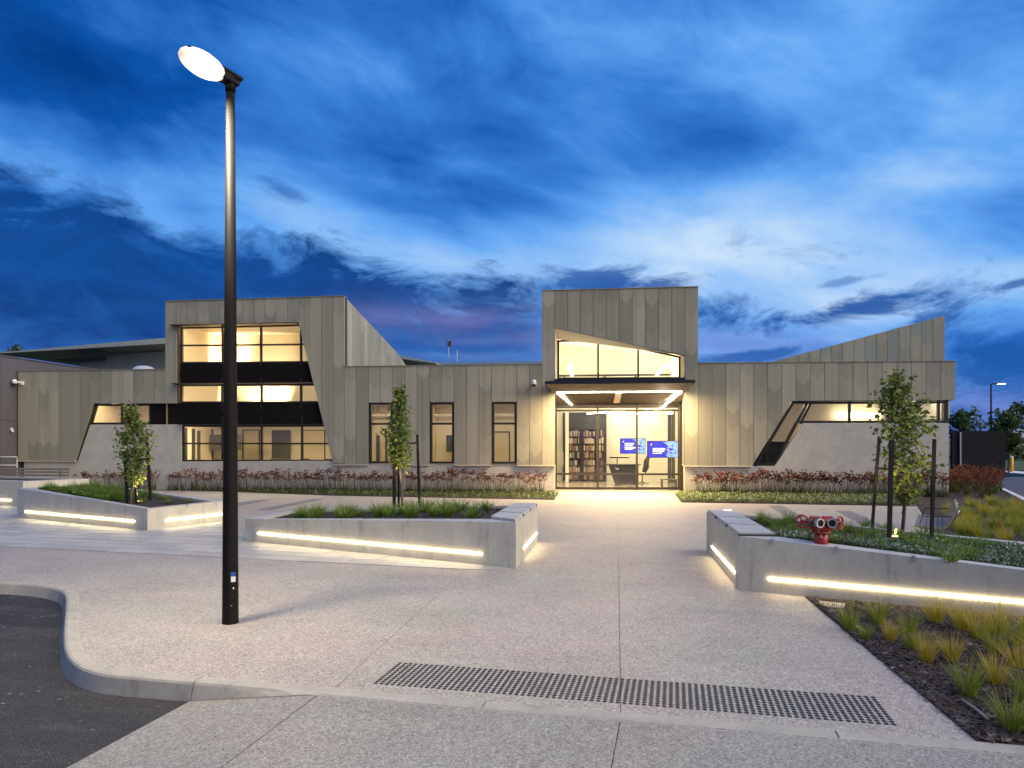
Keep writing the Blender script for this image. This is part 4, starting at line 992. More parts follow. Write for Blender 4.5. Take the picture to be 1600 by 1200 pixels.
c = BASE[ch.name]; mb = MB(); mb.box((c.x, c.y, .47), (.48, .48, .07)); mb.build('seat', 'interior_dark', ch, .02)
mb = MB(); mb.tube([(c.x + .1, c.y + .2, .55), (c.x + .2, c.y + .2, .8), (c.x + .22, c.y + .2, 1.1), (c.x + .32, c.y + .2, 1.35)], [.1, .14, .12, .07], 8); mb.build('backrest', 'interior_dark', ch)
mb = MB(); mb.tube([(c.x, c.y, .05), (c.x, c.y, .44)], .03, 8); 
for a in range(5): mb.bar((c.x, c.y, .07), (c.x + .3 * math.cos(a * 1.257), c.y + .3 * math.sin(a * 1.257), .04), .04, .03)
mb.build('base', 'interior_dark', ch)
def uvscreen(name, x0, y0, x1, y1, Y, label, rows, hang):
    p, q = PY(x0, y0, Y), PY(x1, y1, Y); cx_, cz_ = (p.x + q.x) / 2, (p.z + q.z) / 2; w, h = q.x - p.x, p.z - q.z
    t = thing(name, (cx_, Y, cz_), label, 'screen')
    mb = MB(); mb.box((cx_, Y + .035, cz_), (w + .04, .06, h + .04)); mb.build('casing', 'black_gloss', t)
    me = bpy.data.meshes.new('picture'); me.from_pydata([(p.x, Y - .002, q.z), (q.x, Y - .002, q.z), (q.x, Y - .002, p.z), (p.x, Y - .002, p.z)], [], [(0, 1, 2, 3)])
    uv = me.uv_layers.new(name='UVMap')
    for i, c in enumerate(((0, 0), (1, 0), (1, 1), (0, 1))): uv.data[i].uv = c
    me.materials.append(MATS['screen_picture']); o = bpy.data.objects.new('picture', me); COL.objects.link(o); adopt(o, t)
    # blurred lines of white lettering and the small curved emblem, as in the photograph
    mb = MB()
    rnd = random.Random(rows * 3)
    for r, (fy, fw_, fh) in enumerate([(.66, .36, .10), (.52, .30, .07), (.39, .44, .09), (.28, .30, .06)][:rows] if rows == 4 else [(.52, .40, .12), (.38, .36, .10), (.25, .28, .05)]):
        x_ = .17
        while x_ < .17 + fw_:
            lw = rnd.uniform(.018, .036)
            mb.box((p.x + w * (x_ + lw / 2), Y - .004, q.z + h * fy), (w * lw * .86, .004, h * fh * rnd.uniform(.75, 1))); x_ += lw
    mb.build('lettering', 'screen_text', t)
    mb = MB(); pts = [(p.x + w * (.11 + .035 * (1 - math.cos(a))), Y - .004, q.z + h * (.74 + .10 * math.sin(a))) for a in (0, .4, .8, 1.2, 1.57)]; mb.tube(pts, [h * .01, h * .022, h * .026, h * .02, h * .012], 6); mb.build('emblem', 'screen_text', t)
    if hang:
        mb = MB(); mb.bar((cx_ - w * .3, Y + .04, p.z), (cx_ - w * .3, Y + .04, 3.5), .03, .03, (0, 1, 0)); mb.bar((cx_ + w * .3, Y + .04, p.z), (cx_ + w * .3, Y + .04, 3.5), .03, .03, (0, 1, 0)); mb.build('hanger', 'interior_dark', t)
    else:
        mb = MB(); mb.box((cx_, Y + .5, cz_), (.3, .9, .3)); mb.build('bracket', 'interior_dark', t)
uvscreen('display_screen', 969.5, 685.5, 1008, 708.5, YF + 6.0, 'blue display screen on the lobby back wall behind a door mullion', 4, False)
uvscreen('display_screen', 1012, 689.5, 1059, 714.5, YD + .35, 'brighter blue and white display screen hanging just inside the right door pane', 3, False)
tb = thing('side_table', (PY(1046, HY, YF + 3.4).x, YF + 3.6, .012), 'low wooden side table inside the right door pane', 'table')
c = BASE[tb.name]; mb = MB(); mb.box((c.x, c.y, .36), (.7, .5, .04)); mb.build('table_top', 'brass_dark', tb)
for sx in (-.3, .3):
    mb = MB(); mb.box((c.x + sx, c.y, .18), (.04, .4, .32)); mb.build('leg', 'interior_dark', tb)

# ================================================================== NEIGHBOURS
# dark panelled side wall on the left: built panel by panel
nbw = thing('neighbouring_building', (X0 - .1, YF - 2, 0), 'dark grey panelled wall of the neighbouring building at the left edge', 'building')
zN = PY(28, 559.8, YF).z; xN = X0 - .06
for i in range(12):
    ya, yb_ = YF - 5.5 + i * 2.35, YF - 5.5 + (i + 1) * 2.35
    for (za, zb_) in ((0, 2.9), (2.9, zN)):
        mb = MB(); mb.box((xN - .1, (ya + yb_) / 2, (za + zb_) / 2), (.18, yb_ - ya - .014, zb_ - za - .012)); mb.build('wall_panel', 'neighbour_panel', nbw)
mb = MB(); mb.box((xN - 4, YF + 8.5, zN / 2), (7.6, 27, zN - .1)); mb.build('core', 'shell_dark', nbw)
mb = MB(); mb.box((xN - .1, YF + 8.6, zN + .02), (.26, 28.2, .04)); mb.build('capping', 'neighbour_panel', nbw)
mb = MB(); mb.box((xN + .03, YF - .3, 2.55), (.08, .08, .10)); mb.tube([(xN + .05, YF - .3, 2.5), (xN + .13, YF - .35, 2.46)], [.06, .05], 10); mb.build('small_camera', 'white_plastic', nbw)
# hall behind: skillion roof with a deep fascia, left and right of the tower
hall = thing('school_hall', (fx(150), YF + 18, 0), 'grey hall with a shallow pitched metal roof rising behind the building on the left', 'building')
YH = YF + 14
pts = [PY(30, 556.5, YH), PY(262, 536, YH)]
ridge = PY(430, 522, YH); rt = PY(690, 571, YH)
mb = MB()
th_ = .55
def roofbar(a, b, th, dy0, dy1, mi=0):
    mb.add([(a.x, YH + dy0, a.z), (b.x, YH + dy0, b.z), (b.x, YH + dy0, b.z - th), (a.x, YH + dy0, a.z - th * .12), (a.x, YH + dy1, a.z + .05), (b.x, YH + dy1, b.z + .05), (b.x, YH + dy1, b.z - th), (a.x, YH + dy1, a.z - th * .12)],
           [(0, 3, 2, 1), (4, 5, 6, 7), (0, 1, 5, 4), (3, 7, 6, 2), (0, 4, 7, 3), (1, 2, 6, 5)], mi)
roofbar(pts[0], ridge, .50, -1.8, 12); roofbar(rt, ridge, .6, -1.8, 12)
mb.build('roof', 'hall_metal', hall)
mb = MB()
for px_ in range(125, 620, 26):
    p = PY(px_, 540, YH + .5); q = PY(px_ + 26, 540, YH + .5)
    zt2 = min(polyval([(pts[0].x, pts[0].z), (ridge.x, ridge.z), (rt.x, rt.z)], p.x), polyval([(pts[0].x, pts[0].z), (ridge.x, ridge.z), (rt.x, rt.z)], q.x)) - .35
    m2 = MB(); m2.box(((p.x + q.x) / 2, YH + .5, zt2 / 2), (q.x - p.x - .02, .3, zt2)); m2.build('wall_panel', 'hall_wall', hall)
m2 = MB(); c = PY(140, 566, YH); m2.add([(PY(78, 562, YH - 1).x, YH - 1, PY(78, 562, YH - 1).z), (PY(165, 556, YH - 1).x, YH - 1, PY(165, 556, YH - 1).z), (PY(160, 562, YH).x, YH + .4, PY(160, 562, YH).z), (PY(108, 565, YH).x, YH + .4, PY(108, 565, YH).z)], [(0, 1, 2, 3)]); m2.build('soffit_rib', 'hall_soffit', hall)
# low blue roof with its ribs in the middle distance
lr = thing('rear_roof', (fx(770), YF + 16, 0), 'long low blue metal roof with a ribbed edge behind the middle of the building', 'roof')
YR = YF + 15
p, q = PY(683, 566.2, YR), PY(862, 563.5, YR)
mb = MB(); mb.box(((p.x + q.x) / 2, YR + 2, (p.z + q.z) / 2 - .08), (q.x - p.x, 4, .16)); mb.build('roof_sheet', 'roof_blue', lr)
mb = MB(); mb.box(((p.x + q.x) / 2, YR + 2, (p.z + q.z) / 4 - .3), (q.x - p.x - .6, 3.4, (p.z + q.z) / 2 - .6)); mb.build('wall', 'hall_wall', lr)
mb = MB(); n = 34
for i in range(n):
    x_ = p.x + (q.x - p.x) * (i + .5) / n; mb.box((x_, YR - .03, p.z - .28), (.07, .05, .26))
mb.build('gutter_ribs', 'hall_soffit', lr)
for (px_, py0, py1, lab) in ((701, 531, 566, 'taller roof mast with a small weather instrument on top'), (714, 546, 566, 'shorter thin bare roof mast beside the weather mast')):
    a, b = PY(px_, py0, YR + 1), PY(px_, py1, YR + 1); t = thing('antenna_mast', b, lab, 'antenna', 'masts on the rear roof')
    mb = MB(); mb.tube([b - Vector((0, 0, .5)), a], .025, 6); mb.build('mast', 'galvanised', t)
    if py0 < 540:
        mb = MB(); mb.box((a.x + .05, a.y, a.z - .25), (.22, .15, .3)); mb.bar(a + Vector((-.25, 0, .0)), a + Vector((.12, 0, -.1)), .03, .03); mb.build('instrument', 'interior_dark', t)
    else:
        mb = MB(); mb.bar(a + Vector((-.12, 0, -.15)), a + Vector((.12, 0, -.15)), .02, .02); mb.build('crossbar', 'galvanised', t)
# skylight dome on the roof
sd_ = PY(225, 577.5, YF + 3)
mb = MB(); seg, rg = 20, 5
for i in range(rg + 1):
    a = math.pi / 2 * i / rg
    for j in range(seg): mb.v.append((sd_.x + .45 * math.cos(a) * math.cos(2 * math.pi * j / seg), sd_.y + .45 * math.cos(a) * math.sin(2 * math.pi * j / seg), sd_.z + .02 + .16 * math.sin(a)))
for i in range(rg):
    for j in range(seg): mb.f.append([i * seg + j, i * seg + (j + 1) % seg, (i + 1) * seg + (j + 1) % seg, (i + 1) * seg + j]); mb.mi.append(0); mb.sm.append(True)
mb.tube([(sd_.x, sd_.y, sd_.z - .45), (sd_.x, sd_.y, sd_.z + .03)], .46, 20)
tag(mb.build('skylight_dome', 'white_plastic'), 'white skylight dome on the low roof left of the tower', 'skylight')
# security cameras
def cctv(px, py, lab, sx):
    p = PY(px, py); t = thing('security_camera', (p.x, YF, p.z), lab, 'camera', 'security cameras on the cladding')
    mb = MB(); mb.box((p.x + sx * .12, YF - .03, p.z + .02), (.16, .07, .16)); mb.bar((p.x + sx * .12, YF - .05, p.z + .05), (p.x, YF - .28, p.z + .05), .05, .05); mb.build('bracket', 'white_plastic', t, .01)
    mb = MB(); mb.tube([(p.x, YF - .28, p.z + .16), (p.x, YF - .28, p.z + .13), (p.x, YF - .28, p.z - .02)], [.05, .09, .095], 14); mb.build('housing', 'white_plastic', t)
    mb = MB(); mb.tube([(p.x, YF - .28, p.z - .021), (p.x, YF - .28, p.z - .07), (p.x, YF - .28, p.z - .11), (p.x, YF - .28, p.z - .125)], [.088, .082, .05, .01], 14); mb.build('dome', 'black_gloss', t)
cctv(31, 599.5, 'white security camera with black dome at the far left end of the cladding', 1); cctv(835, 600.5, 'white security camera with black dome beside the entrance tower', 0)

# ================================================================== LIGHT POLE
LP = G(360, 973.5); LZ = 6.0
lp = thing('lamp_post', LP, 'tall black tapered lamp post with a glaring lit head standing on the plaza', 'street lamp')
mb = MB(); mb.tube([LP + Vector((0, 0, z_)) for z_ in (-.05, .02, 1.5, 3.5, LZ)], [.088, .087, .078, .064, .045], 24); mb.build('pole', 'lamp_black', lp)
dirc = (Vector((-LP.x, -LP.y, 0)).normalized())
def pole_face(z_, dxx, w, h, name, m, out=.004):
    r_ = .0865 - .0058 * z_; side = Vector((dirc.y, -dirc.x, 0)); c = LP + dirc * (r_ - .006 + out) + side * dxx + Vector((0, 0, z_))
    mb = MB(); rot = Matrix((side, -dirc, Vector((0, 0, 1)))).transposed(); mb.box(c, (w, .02, h), rot=rot); return mb.build(name, m, lp)
pole_face(.50, -.028, .05, .06, 'sticker', 'white_paint', -.004); plain('sticker_blue', (.02, .08, .32), .4); pole_face(.555, -.028, .05, .045, 'sticker', 'sticker_blue', -.003)
pole_face(.40, -.032, .012, .018, 'lock', 'white_paint', -.003); pole_face(.36, -.01, .07, .62, 'hatch', 'lamp_black', -.010); pole_face(.21, -.01, .014, .010, 'screw', 'steel_grey', -.002)
hd_end = PD(286, 90, 7.33); hd0 = LP + Vector((0, 0, LZ + .03)); hd1 = Vector((hd_end.x, hd_end.y, LZ + .10))
hv = (hd1 - hd0); hl = hv.length; hv.normalize(); hs = Vector((hv.y, -hv.x, 0)).normalized(); hn = hs.cross(hv)
rot = Matrix((hs, hv, hn)).transposed()
mb = MB(); mb.box(hd0 + hv * (hl / 2 - .06) + hn * .05, (.16, hl + .10, .04), rot=rot); mb.box(hd0 + hv * .04, (.14, .24, .10), rot=rot); mb.box(hd0 - hv * .05 + hn * .03, (.18, .10, .03), rot=rot); mb.build('lamp_head', 'lamp_black', lp, .015)
mb = MB(); mb.tube([LP + Vector((0, 0, LZ - .1)), LP + Vector((0, 0, LZ + .02))], .055, 16); mb.build('collar', 'lamp_black', lp)
mb = MB(); cc = hd0 + hv * (hl / 2 + .06) - hn * .005; sg_, rg_ = 20, 10  # ellipsoid added in the shape of the lamp's glare, hiding the head plate
for i in range(rg_ + 1):
    a = math.pi * (i / rg_ - .5)
    for j in range(sg_):
        th = 2 * math.pi * j / sg_; mb.v.append(tuple(cc + hs * (.15 * math.cos(a) * math.cos(th)) + hv * (hl * .47 * math.cos(a) * math.sin(th)) + hn * (.125 * math.sin(a))))
for i in range(rg_):
    for j in range(sg_): mb.f.append([i * sg_ + j, (i + 1) * sg_ + j, (i + 1) * sg_ + (j + 1) % sg_, i * sg_ + (j + 1) % sg_]); mb.mi.append(0); mb.sm.append(True)
bowl = mb.build('glare_bowl', 'street_lamp_glare', lp); ga = bowl.data.attributes.new('glow', 'FLOAT', 'POINT')
for i, v in enumerate(bowl.data.vertices):
    r_ = v.co - (cc - hn * .10); ga.data[i].value = max(.22, 1.0 - (r_.length / (hl * .52)) ** 1.6)
al = bpy.data.lights.new('street_lamp_light', 'AREA'); al.energy = 120; al.color = (1.0, .86, .64); al.size = .3; al.spread = R(150)
ao = bpy.data.objects.new('street_lamp_light', al); COL.objects.link(ao); ao.location = hd0 + hv * (hl * .85) - hn * .19; adopt(ao, lp)

# ================================================================== TACTILE STUDS
t0, t1, t2 = G(625.6, 1036.3), G(1364, 1090), G(587.1, 1067.5)
du = (t1 - t0) / 79; dv = (t2 - t0) / 11
ts = thing('tactile_studs', (t0 + t1) / 2, 'long strip of black tactile warning studs set in the paving near the kerb', 'tactile paving')
sm = bpy.data.meshes.new('stud'); q = MB(); q.tube([(0, 0, -.002), (0, 0, .003), (0, 0, .0055)], [.0185, .0175, .0125], 10); sm.from_pydata(q.v, [], q.f); sm.materials.append(MATS['tactile_black'])
rest = MB(); order = sorted(((i, j) for i in range(80) for j in range(12)), key=lambda a: -(a[1] * 3 + a[0] * .25))
for n, (i, j) in enumerate(order):
    p = t0 + du * i + dv * j
    if n < 296:
        o = bpy.data.objects.new('stud', sm); COL.objects.link(o); o.location = p; o.parent = ts; o.matrix_parent_inverse = Matrix.Translation(-BASE[ts.name])
    else: rest.tube([p + Vector((0, 0, z_)) for z_ in (-.002, .003, .0055)], [.0185, .0175, .0125], 10)
rest.build('stud_field', 'tactile_black', ts, kind='stuff')

# ================================================================== PLANTERS
def lerp2(a, b, t): return (a[0] + (b[0] - a[0]) * t, a[1] + (b[1] - a[1]) * t)
def planter(name, corners, heights, label, wid, leds, caps=None, clips=(), soil=None):
    """corners in plan, anticlockwise or not; wall thickness per side; leds: (side, t0, t1)"""
    n = len(corners); cen_ = Vector((sum(c[0] for c in corners) / n, sum(c[1] for c in corners) / n, 0))
    t = thing(name, cen_, label, 'planter', 'concrete planters with light strips')
    ar = sum(corners[i][0] * corners[(i + 1) % n][1] - corners[(i + 1) % n][0] * corners[i][1] for i in range(n)); sg = 1 if ar > 0 else -1
    lines = []
    for i in range(n):
        a, b = Vector(corners[i]), Vector(corners[(i + 1) % n]); d = (b - a).normalized(); nn = Vector((-d.y, d.x)) * sg; lines.append((a + nn * wid[i], d, nn))
    inner = []
    for i in range(n):
        (p, d, _), (q, e, _) = lines[i - 1], lines[i]
        det = d.x * -e.y + e.x * d.y; r = q - p; s_ = (r.x * -e.y + e.x * r.y) / det; inner.append(tuple(p + d * s_))
    hin = heights
    for i in range(n):
        j = (i + 1) % n
        mb = MB(); mb.prism([corners[i], corners[j], inner[j], inner[i]], -.05, [heights[i], heights[j], hin[j], hin[i]])
        mb.build('wall', ['planter_concrete'], t)
    # coping: caps along each side as separate stones
    for i in range(n):
        j = (i + 1) % n; L_ = (Vector(corners[j]) - Vector(corners[i])).length; big = caps and i in caps
        k = max(1, round(L_ / (1.05 if big else 1.5)))
        for m_ in range(k):
            f0, f1 = m_ / k, (m_ + 1) / k; e_ = .006 / L_
            a, b = lerp2(corners[i], corners[j], f0 + e_), lerp2(corners[i], corners[j], f1 - e_); c, d = lerp2(inner[i], inner[j], f1 - e_), lerp2(inner[i], inner[j], f0 + e_)
            ha, hb = heights[i] + (heights[j] - heights[i]) * f0, heights[i] + (heights[j] - heights[i]) * f1
            lift = .002 + (.05 if big else .006)
            if big:        # seat slabs stop short of their neighbours: a dark recess between
                a, b, c, d = lerp2(a, d, .04), lerp2(b, c, .04), lerp2(c, b, .04), lerp2(d, a, .04)
                s0, s1 = .035 / (L_ / k), 1 - .035 / (L_ / k); a, b, c, d = lerp2(a, b, s0), lerp2(a, b, s1), lerp2(d, c, s1), lerp2(d, c, s0)
            mb = MB(); mb.prism([a, b, c, d], [ha + .001, hb + .001, hb + .001, ha + .001], [ha + lift, hb + lift, hb + lift, ha + lift]); mb.build('coping_slab', 'coping_concrete', t)
            if big:
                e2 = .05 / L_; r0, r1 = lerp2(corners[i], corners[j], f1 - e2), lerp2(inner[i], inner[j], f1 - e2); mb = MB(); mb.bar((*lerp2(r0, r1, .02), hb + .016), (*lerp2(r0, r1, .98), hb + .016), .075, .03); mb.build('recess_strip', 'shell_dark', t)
    for (i, f0, f1) in leds:
        j = (i + 1) % n; a, b = lerp2(corners[i], corners[j], f0), lerp2(corners[i], corners[j], f1); d = (Vector(b) - Vector(a)).normalized(); out = Vector((d.y, -d.x)) * sg
        mb = MB(); a3, b3 = Vector((*a, .19)) + Vector((*out, 0)) * .006, Vector((*b, .19)) + Vector((*out, 0)) * .006
        mb.bar(a3, b3, .020, .020); mb.build('light_strip', 'led_warm', t)
    for (i, f) in clips:
        j = (i + 1) % n; a = Vector((*lerp2(corners[i], corners[j], f), 0)); d = (Vector(corners[j]) - Vector(corners[i])).normalized(); out = Vector((d.y, -d.x, 0)) * sg
        h = heights[i] + (heights[j] - heights[i]) * f + .008; mb = MB(); mb.bar(a + out * .008 + Vector((0, 0, h - .06)), a + out * .008 + Vector((0, 0, h + .012)), .028, .014, (d.x, d.y, 0)); mb.bar(a + out * .008 + Vector((0, 0, h + .006)), a - out * .1 + Vector((0, 0, h + .006)), .028, .014); mb.build('skate_stop', 'galvanised', t)
    so = MB(); hs_ = soil or min(heights) - .06
    so.prism(inner, -.02, [h - .045 for h in hin]); s = so.build('soil', 'mulch_soil', t)
    return t, inner, hs_, hin
def gp(px, py): return tuple(G(px, py)[:2])
A_c = [gp(27, 809.4), gp(230.5, 829.5), gp(350, 814.6), tuple(G(159, 757, .78)[:2])]; A_h = [.78, .49, .51, .78]
plA = planter('planter', A_c, A_h, 'pointed concrete planter with a young tree, left of the lamp post', [.2, .2, .22, .22], [(0, .07, .915), (1, .22, .97)], None, [(0, .4), (0, .7), (1, .5)])
B_c = [gp(383, 846), gp(806, 889), gp(840, 846.5), tuple(G(463, 796.5, .52)[:2])]; B_h = [.45, .73, .73, .52]
plB = planter('planter', B_c, B_h, 'middle concrete planter with seat slabs on its right end, left of the entrance path', [.22, .5, .2, .2], [(0, .06, .90), (1, .30, .95)], [1], [(0, .2), (0, .42), (0, .66), (0, .86)])
pD_f, pD_r = G(1154, 922), G(1600, 967)
dD = (pD_r - pD_f); fr_end = pD_f + dD * 1.6
D_c = [gp(1104, 860.3), tuple(pD_f[:2]), tuple(fr_end[:2]), tuple(G(1604, 848, .56)[:2])]; D_h = [.715, .725, .44, .56]
plD = planter('planter', D_c, D_h, 'large concrete planter holding the red hydrant, right of the entrance path', [.5, .2, .2, .2], [(0, .22, .92), (1, .075, .97)], [0], [(1, .085), (1, .24), (1, .41)])
eR = G(36, 792); E_c = [(eR.x - 4.2, eR.y + 1.1), (eR.x, eR.y), (eR.x + .9, eR.y + 1.7), (eR.x - 3.4, eR.y + 2.9)]
plE = planter('planter', E_c, [.78] * 4, 'partly visible pale concrete planter at the far left edge', [.3] * 4, [(0, .1, .88)], None, [])

# ================================================================== PLANTS
def ribbon(mb, p0, d, L_, w, droop, seg=3, mi=0, twist=None):
    """a leaf blade from p0, heading d, bending over"""
    p = Vector(p0); d = Vector(d).normalized(); s = Vector((-d.y, d.x, 0))
    if s.length < 1e-3: s = Vector((1, 0, 0))
    s.normalize(); a = (twist if twist is not None else random.uniform(-.9, .9)); s = (s * math.cos(a) + Vector((0, 0, 0)) + d.cross(s) * math.sin(a)).normalized()
    o = len(mb.v); n = 0
    for i in range(seg + 1):
        f = i / seg; ww = w * (1 - f ** 1.8) * (0.75 + .5 * f if f < .5 else 1)
        if i == seg: mb.v.append(tuple(p)); n += 1
        else: mb.v += [tuple(p - s * ww / 2), tuple(p + s * ww / 2)]; n += 2
        p = p + d * (L_ / seg); d = (d + Vector((d.x * .25, d.y * .25, -droop / seg))).normalized()
    for i in range(seg - 1): mb.f.append([o + 2 * i, o + 2 * i + 1, o + 2 * i + 3, o + 2 * i + 2]); mb.mi.append(mi); mb.sm.append(True)
    mb.f.append([o + 2 * seg - 2, o + 2 * seg - 1, o + 2 * seg]); mb.mi.append(mi); mb.sm.append(True)
def make_tuft(nm, n, h, spread, w, droop, mats, lean=(0, 0), r0=.05, seg=3, second=.25):
    mb = MB()
    for i in range(n):
        a = random.uniform(0, 2 * math.pi); r = r0 * math.sqrt(random.random()); tilt = spread * random.random() ** .7
        d = (math.cos(a) * tilt + lean[0], math.sin(a) * tilt + lean[1], 1)
        ribbon(mb, (math.cos(a) * r, math.sin(a) * r, -.01), d, h * random.uniform(.55, 1.1), w * random.uniform(.7, 1.2), droop * random.uniform(.4, 1.5), seg, 1 if random.random() < second else 0)
    o = mb.build(nm, mats); COL.objects.unlink(o); return o.data
def place(me, nm, p, rz, s, label, cat, group):
    o = bpy.data.objects.new(nm, me); COL.objects.link(o); o.location = p; o.rotation_euler = (random.uniform(-.06, .06), random.uniform(-.06, .06), rz); o.scale = (s, s, s * random.uniform(.9, 1.1)); return tag(o, label, cat, group)
T_green = [make_tuft('grass_tuft', 120, .40, .80, .013, .9, ['tuft_green', 'tuft_deep'], r0=.06) for _ in range(5)]
T_yel = [make_tuft('grass_tuft', 170, .48, .42, .0052, .8, [['tuft_yellow', 'tuft_straw'], ['tuft_green', 'tuft_yellow'], ['tuft_straw', 'tuft_yellow']][i % 3], r0=.07, seg=4, second=.3, lean=(random.uniform(-.2, .2), random.uniform(-.1, .2))) for i in range(6)]
def planter_pt(inner, u, v):
    a = lerp2(inner[0], inner[1], u); b = lerp2(inner[3], inner[2], u); return lerp2(a, b, v)
def soil_z(pl, x, y):
    (t, inner, hs_, hin) = pl; best = 0
    s = [o for o in t.children if o.name.startswith('soil')][0]
    vs_ = [v.co for v in s.data.vertices]; n = len(inner); top = vs_[n:2 * n]
    w = [1 / (.05 + (Vector((v.x, v.y)) - Vector((x, y))).length ** 2) for v in top]
    return sum(a * v.z for a, v in zip(w, top)) / sum(w)
def scatter_planter(pl, spots, label, s0=1.0, meshes=T_green):
    for (u, v, s) in spots:
        x, y = planter_pt(pl[1], u, v); place(random.choice(meshes), 'grass_tuft', (x, y, soil_z(pl, x, y) - .01), random.uniform(0, 6.28), s * s0, label, 'grass', label)
rnd = random.Random(3)
def jit(us, vs_, j=.03): return [(min(.96, max(.04, u + rnd.uniform(-j, j))), min(.93, max(.07, v + rnd.uniform(-j * 2, j * 2))), rnd.uniform(.75, 1.1)) for u in us for v in vs_ if rnd.random() < .93]
scatter_planter(plA, jit([.06, .13, .2, .27, .34, .41, .48, .55, .62], [.12, .3, .48, .66, .84], .03), 'short dense green grass tuft in the planter left of the lamp post', .72)
scatter_planter(plA, [(.78, .3, .7), (.88, .55, .75), (.72, .8, .8), (.94, .75, .6)], 'short dense green grass tuft in the planter left of the lamp post', .9)
scatter_planter(plB, [(u + rnd.uniform(-.025, .025), v + rnd.uniform(-.06, .06), rnd.uniform(.8, 1.05)) for u in (.14, .22, .31, .40, .50, .58, .66, .74, .82, .90) for v in (.22, .5, .8) if not (.44 < u < .54 and v == .5)], 'spiky green grass tuft in the middle planter', .95)
scatter_planter(plD, [], '', 1)
# right planter: tufts placed where they grow
D_t = [(1190, 806), (1200, 812), (1215, 815), (1228, 812), (1242, 822), (1255, 828), (1235, 808), (1270, 814), (1340, 828), (1352, 815), (1325, 822), (1370, 832), (1348, 838), (1395, 836), (1420, 840), (1430, 846), (1405, 832), (1385, 822), (1442, 832), (1466, 838), (1480, 846), (1496, 856), (1518, 860), (1500, 840), (1526, 842), (1510, 868), (1462, 862), (1485, 872), (1540, 850), (1300, 842), (1312, 830), (1225, 826), (1210, 822), (1515, 848), (1376, 846), (1450, 852)]
for (px_, py_) in D_t:
    p = G(px_, py_ + 9, .58); z_ = soil_z(plD, p.x, p.y); p = G(px_, py_ + 9, z_)
    place(random.choice(T_green), 'grass_tuft', p - Vector((0, 0, .015)), random.uniform(0, 6.28), random.uniform(.52, .72), 'arching green grass tuft in the right planter, ' + ('between seat slabs and hydrant' if px_ < 1276 else 'between hydrant and first stake' if px_ < 1360 else 'among the tree stakes' if px_ < 1464 else 'right of the stakes'), 'grass', 'grass tufts in the right planter')
# yellow feather grass in the mulch bed in front of the right planter
F_t = [(1328, 985, .95, 4), (1372, 975, 1.0, 1), (1352, 1000, .62, 1), (1390, 1002, .75, 2), (1420, 990, .85, 1), (1462, 974, 1.05, 0), (1502, 985, 1.05, 3), (1530, 1000, 1.0, 3), (1560, 992, 1.1, 0), (1592, 1010, 1.0, 1), (1447, 1035, .85, 2), (1424, 1016, .7, 1), (1488, 1034, .8, 5), (1552, 1022, .9, 1), (1512, 1088, .95, 1), (1555, 1070, .9, 2), (1590, 1045, .9, 5), (1580, 1142, 1.0, 1), (1606, 1100, 1.0, 4), (1630, 1040, 1.1, 3), (1660, 1090, 1.0, 0), (1620, 1000, 1.0, 3), (1650, 1160, 1.0, 1)]
for (px_, py_, s, k) in F_t:
    place(T_yel[k], 'feather_grass_clump', G(px_, py_, .008), random.uniform(-.4, .4), s * .82, 'wispy yellow-green feather grass clump in the front mulch bed, ' + ('close under the lit planter wall' if py_ < 995 else 'in the middle of the bed' if py_ < 1060 else 'toward the kerb'), 'grass', 'feather grass clumps in the front mulch bed')
# yellow grass field behind the right planter
cnt = 0; rnd = random.Random(11)
fpoly = xy((1474, 838), (1482, 794), (1552, 784), (1640, 802), (1760, 868), (1760, 905), (1620, 858))
while cnt < 165:
    x, y = rnd.uniform(8, 22), rnd.uniform(8, 24)
    if not inside(fpoly, x, y): continue
    cnt += 1; place(T_yel[rnd.choice((0, 1, 1, 3, 4, 4))], 'feather_grass_clump', (x, y, .005), rnd.uniform(0, 6.28), rnd.uniform(.5, .95), 'yellow-green feather grass clump in the field beyond the right planter', 'grass', 'feather grass clumps in the right field')
# kangaroo paw along the wall
def make_paw(n, h, dark):
    mb = MB()
    for i in range(22):
        a = random.uniform(0, 6.28); tl_ = random.uniform(.1, .7); ribbon(mb, (random.uniform(-.10, .10), random.uniform(-.06, .06), 0), (math.cos(a) * tl_, math.sin(a) * tl_, 1), random.uniform(.25, .48), .02, .7, 3, 0)
    for i in range(n):
        x, y = random.uniform(-.14, .14), random.uniform(-.10, .10); hh = h * random.uniform(.68, 1.05); bx, by = x * 1.7 + random.uniform(-.08, .08), y * 1.5
        top = Vector((bx, by, hh)); mb.tube([(x * .5, y * .5, 0), (x, y, hh * .5), top], [.006, .005, .004], 4, 1, False)
        for b in range(random.randint(3, 5)):
            a = random.uniform(0, 6.28); e = top + Vector((math.cos(a) * .06, math.sin(a) * .05, random.uniform(-.10, .07)))
            mb.tube([top - Vector((0, 0, .09)), e], [.004, .004], 3, 1, False)
            for k in range(5):
                aa = a + random.uniform(-1.1, 1.1); d = Vector((math.cos(aa), math.sin(aa), random.uniform(.1, .9))).normalized(); l = random.uniform(.05, .085)
                mb.tube([e, e + d * l * .55, e + d * l + Vector((0, 0, -.01))], [.007, .0145, .005], 4, 3 if random.random() < dark else 2, False)
    o = mb.build('kangaroo_paw', ['paw_leaf', 'paw_stem', 'paw_flower', 'paw_flower_dark']); COL.objects.unlink(o); return o.data
P_dark = [make_paw(7, .78, .8) for _ in range(4)]; P_mid = [make_paw(7, .80, .5) for _ in range(4)]; P_red = [make_paw(8, .80, .25) for _ in range(3)]
rnd = random.Random(21)
px_ = 118.0
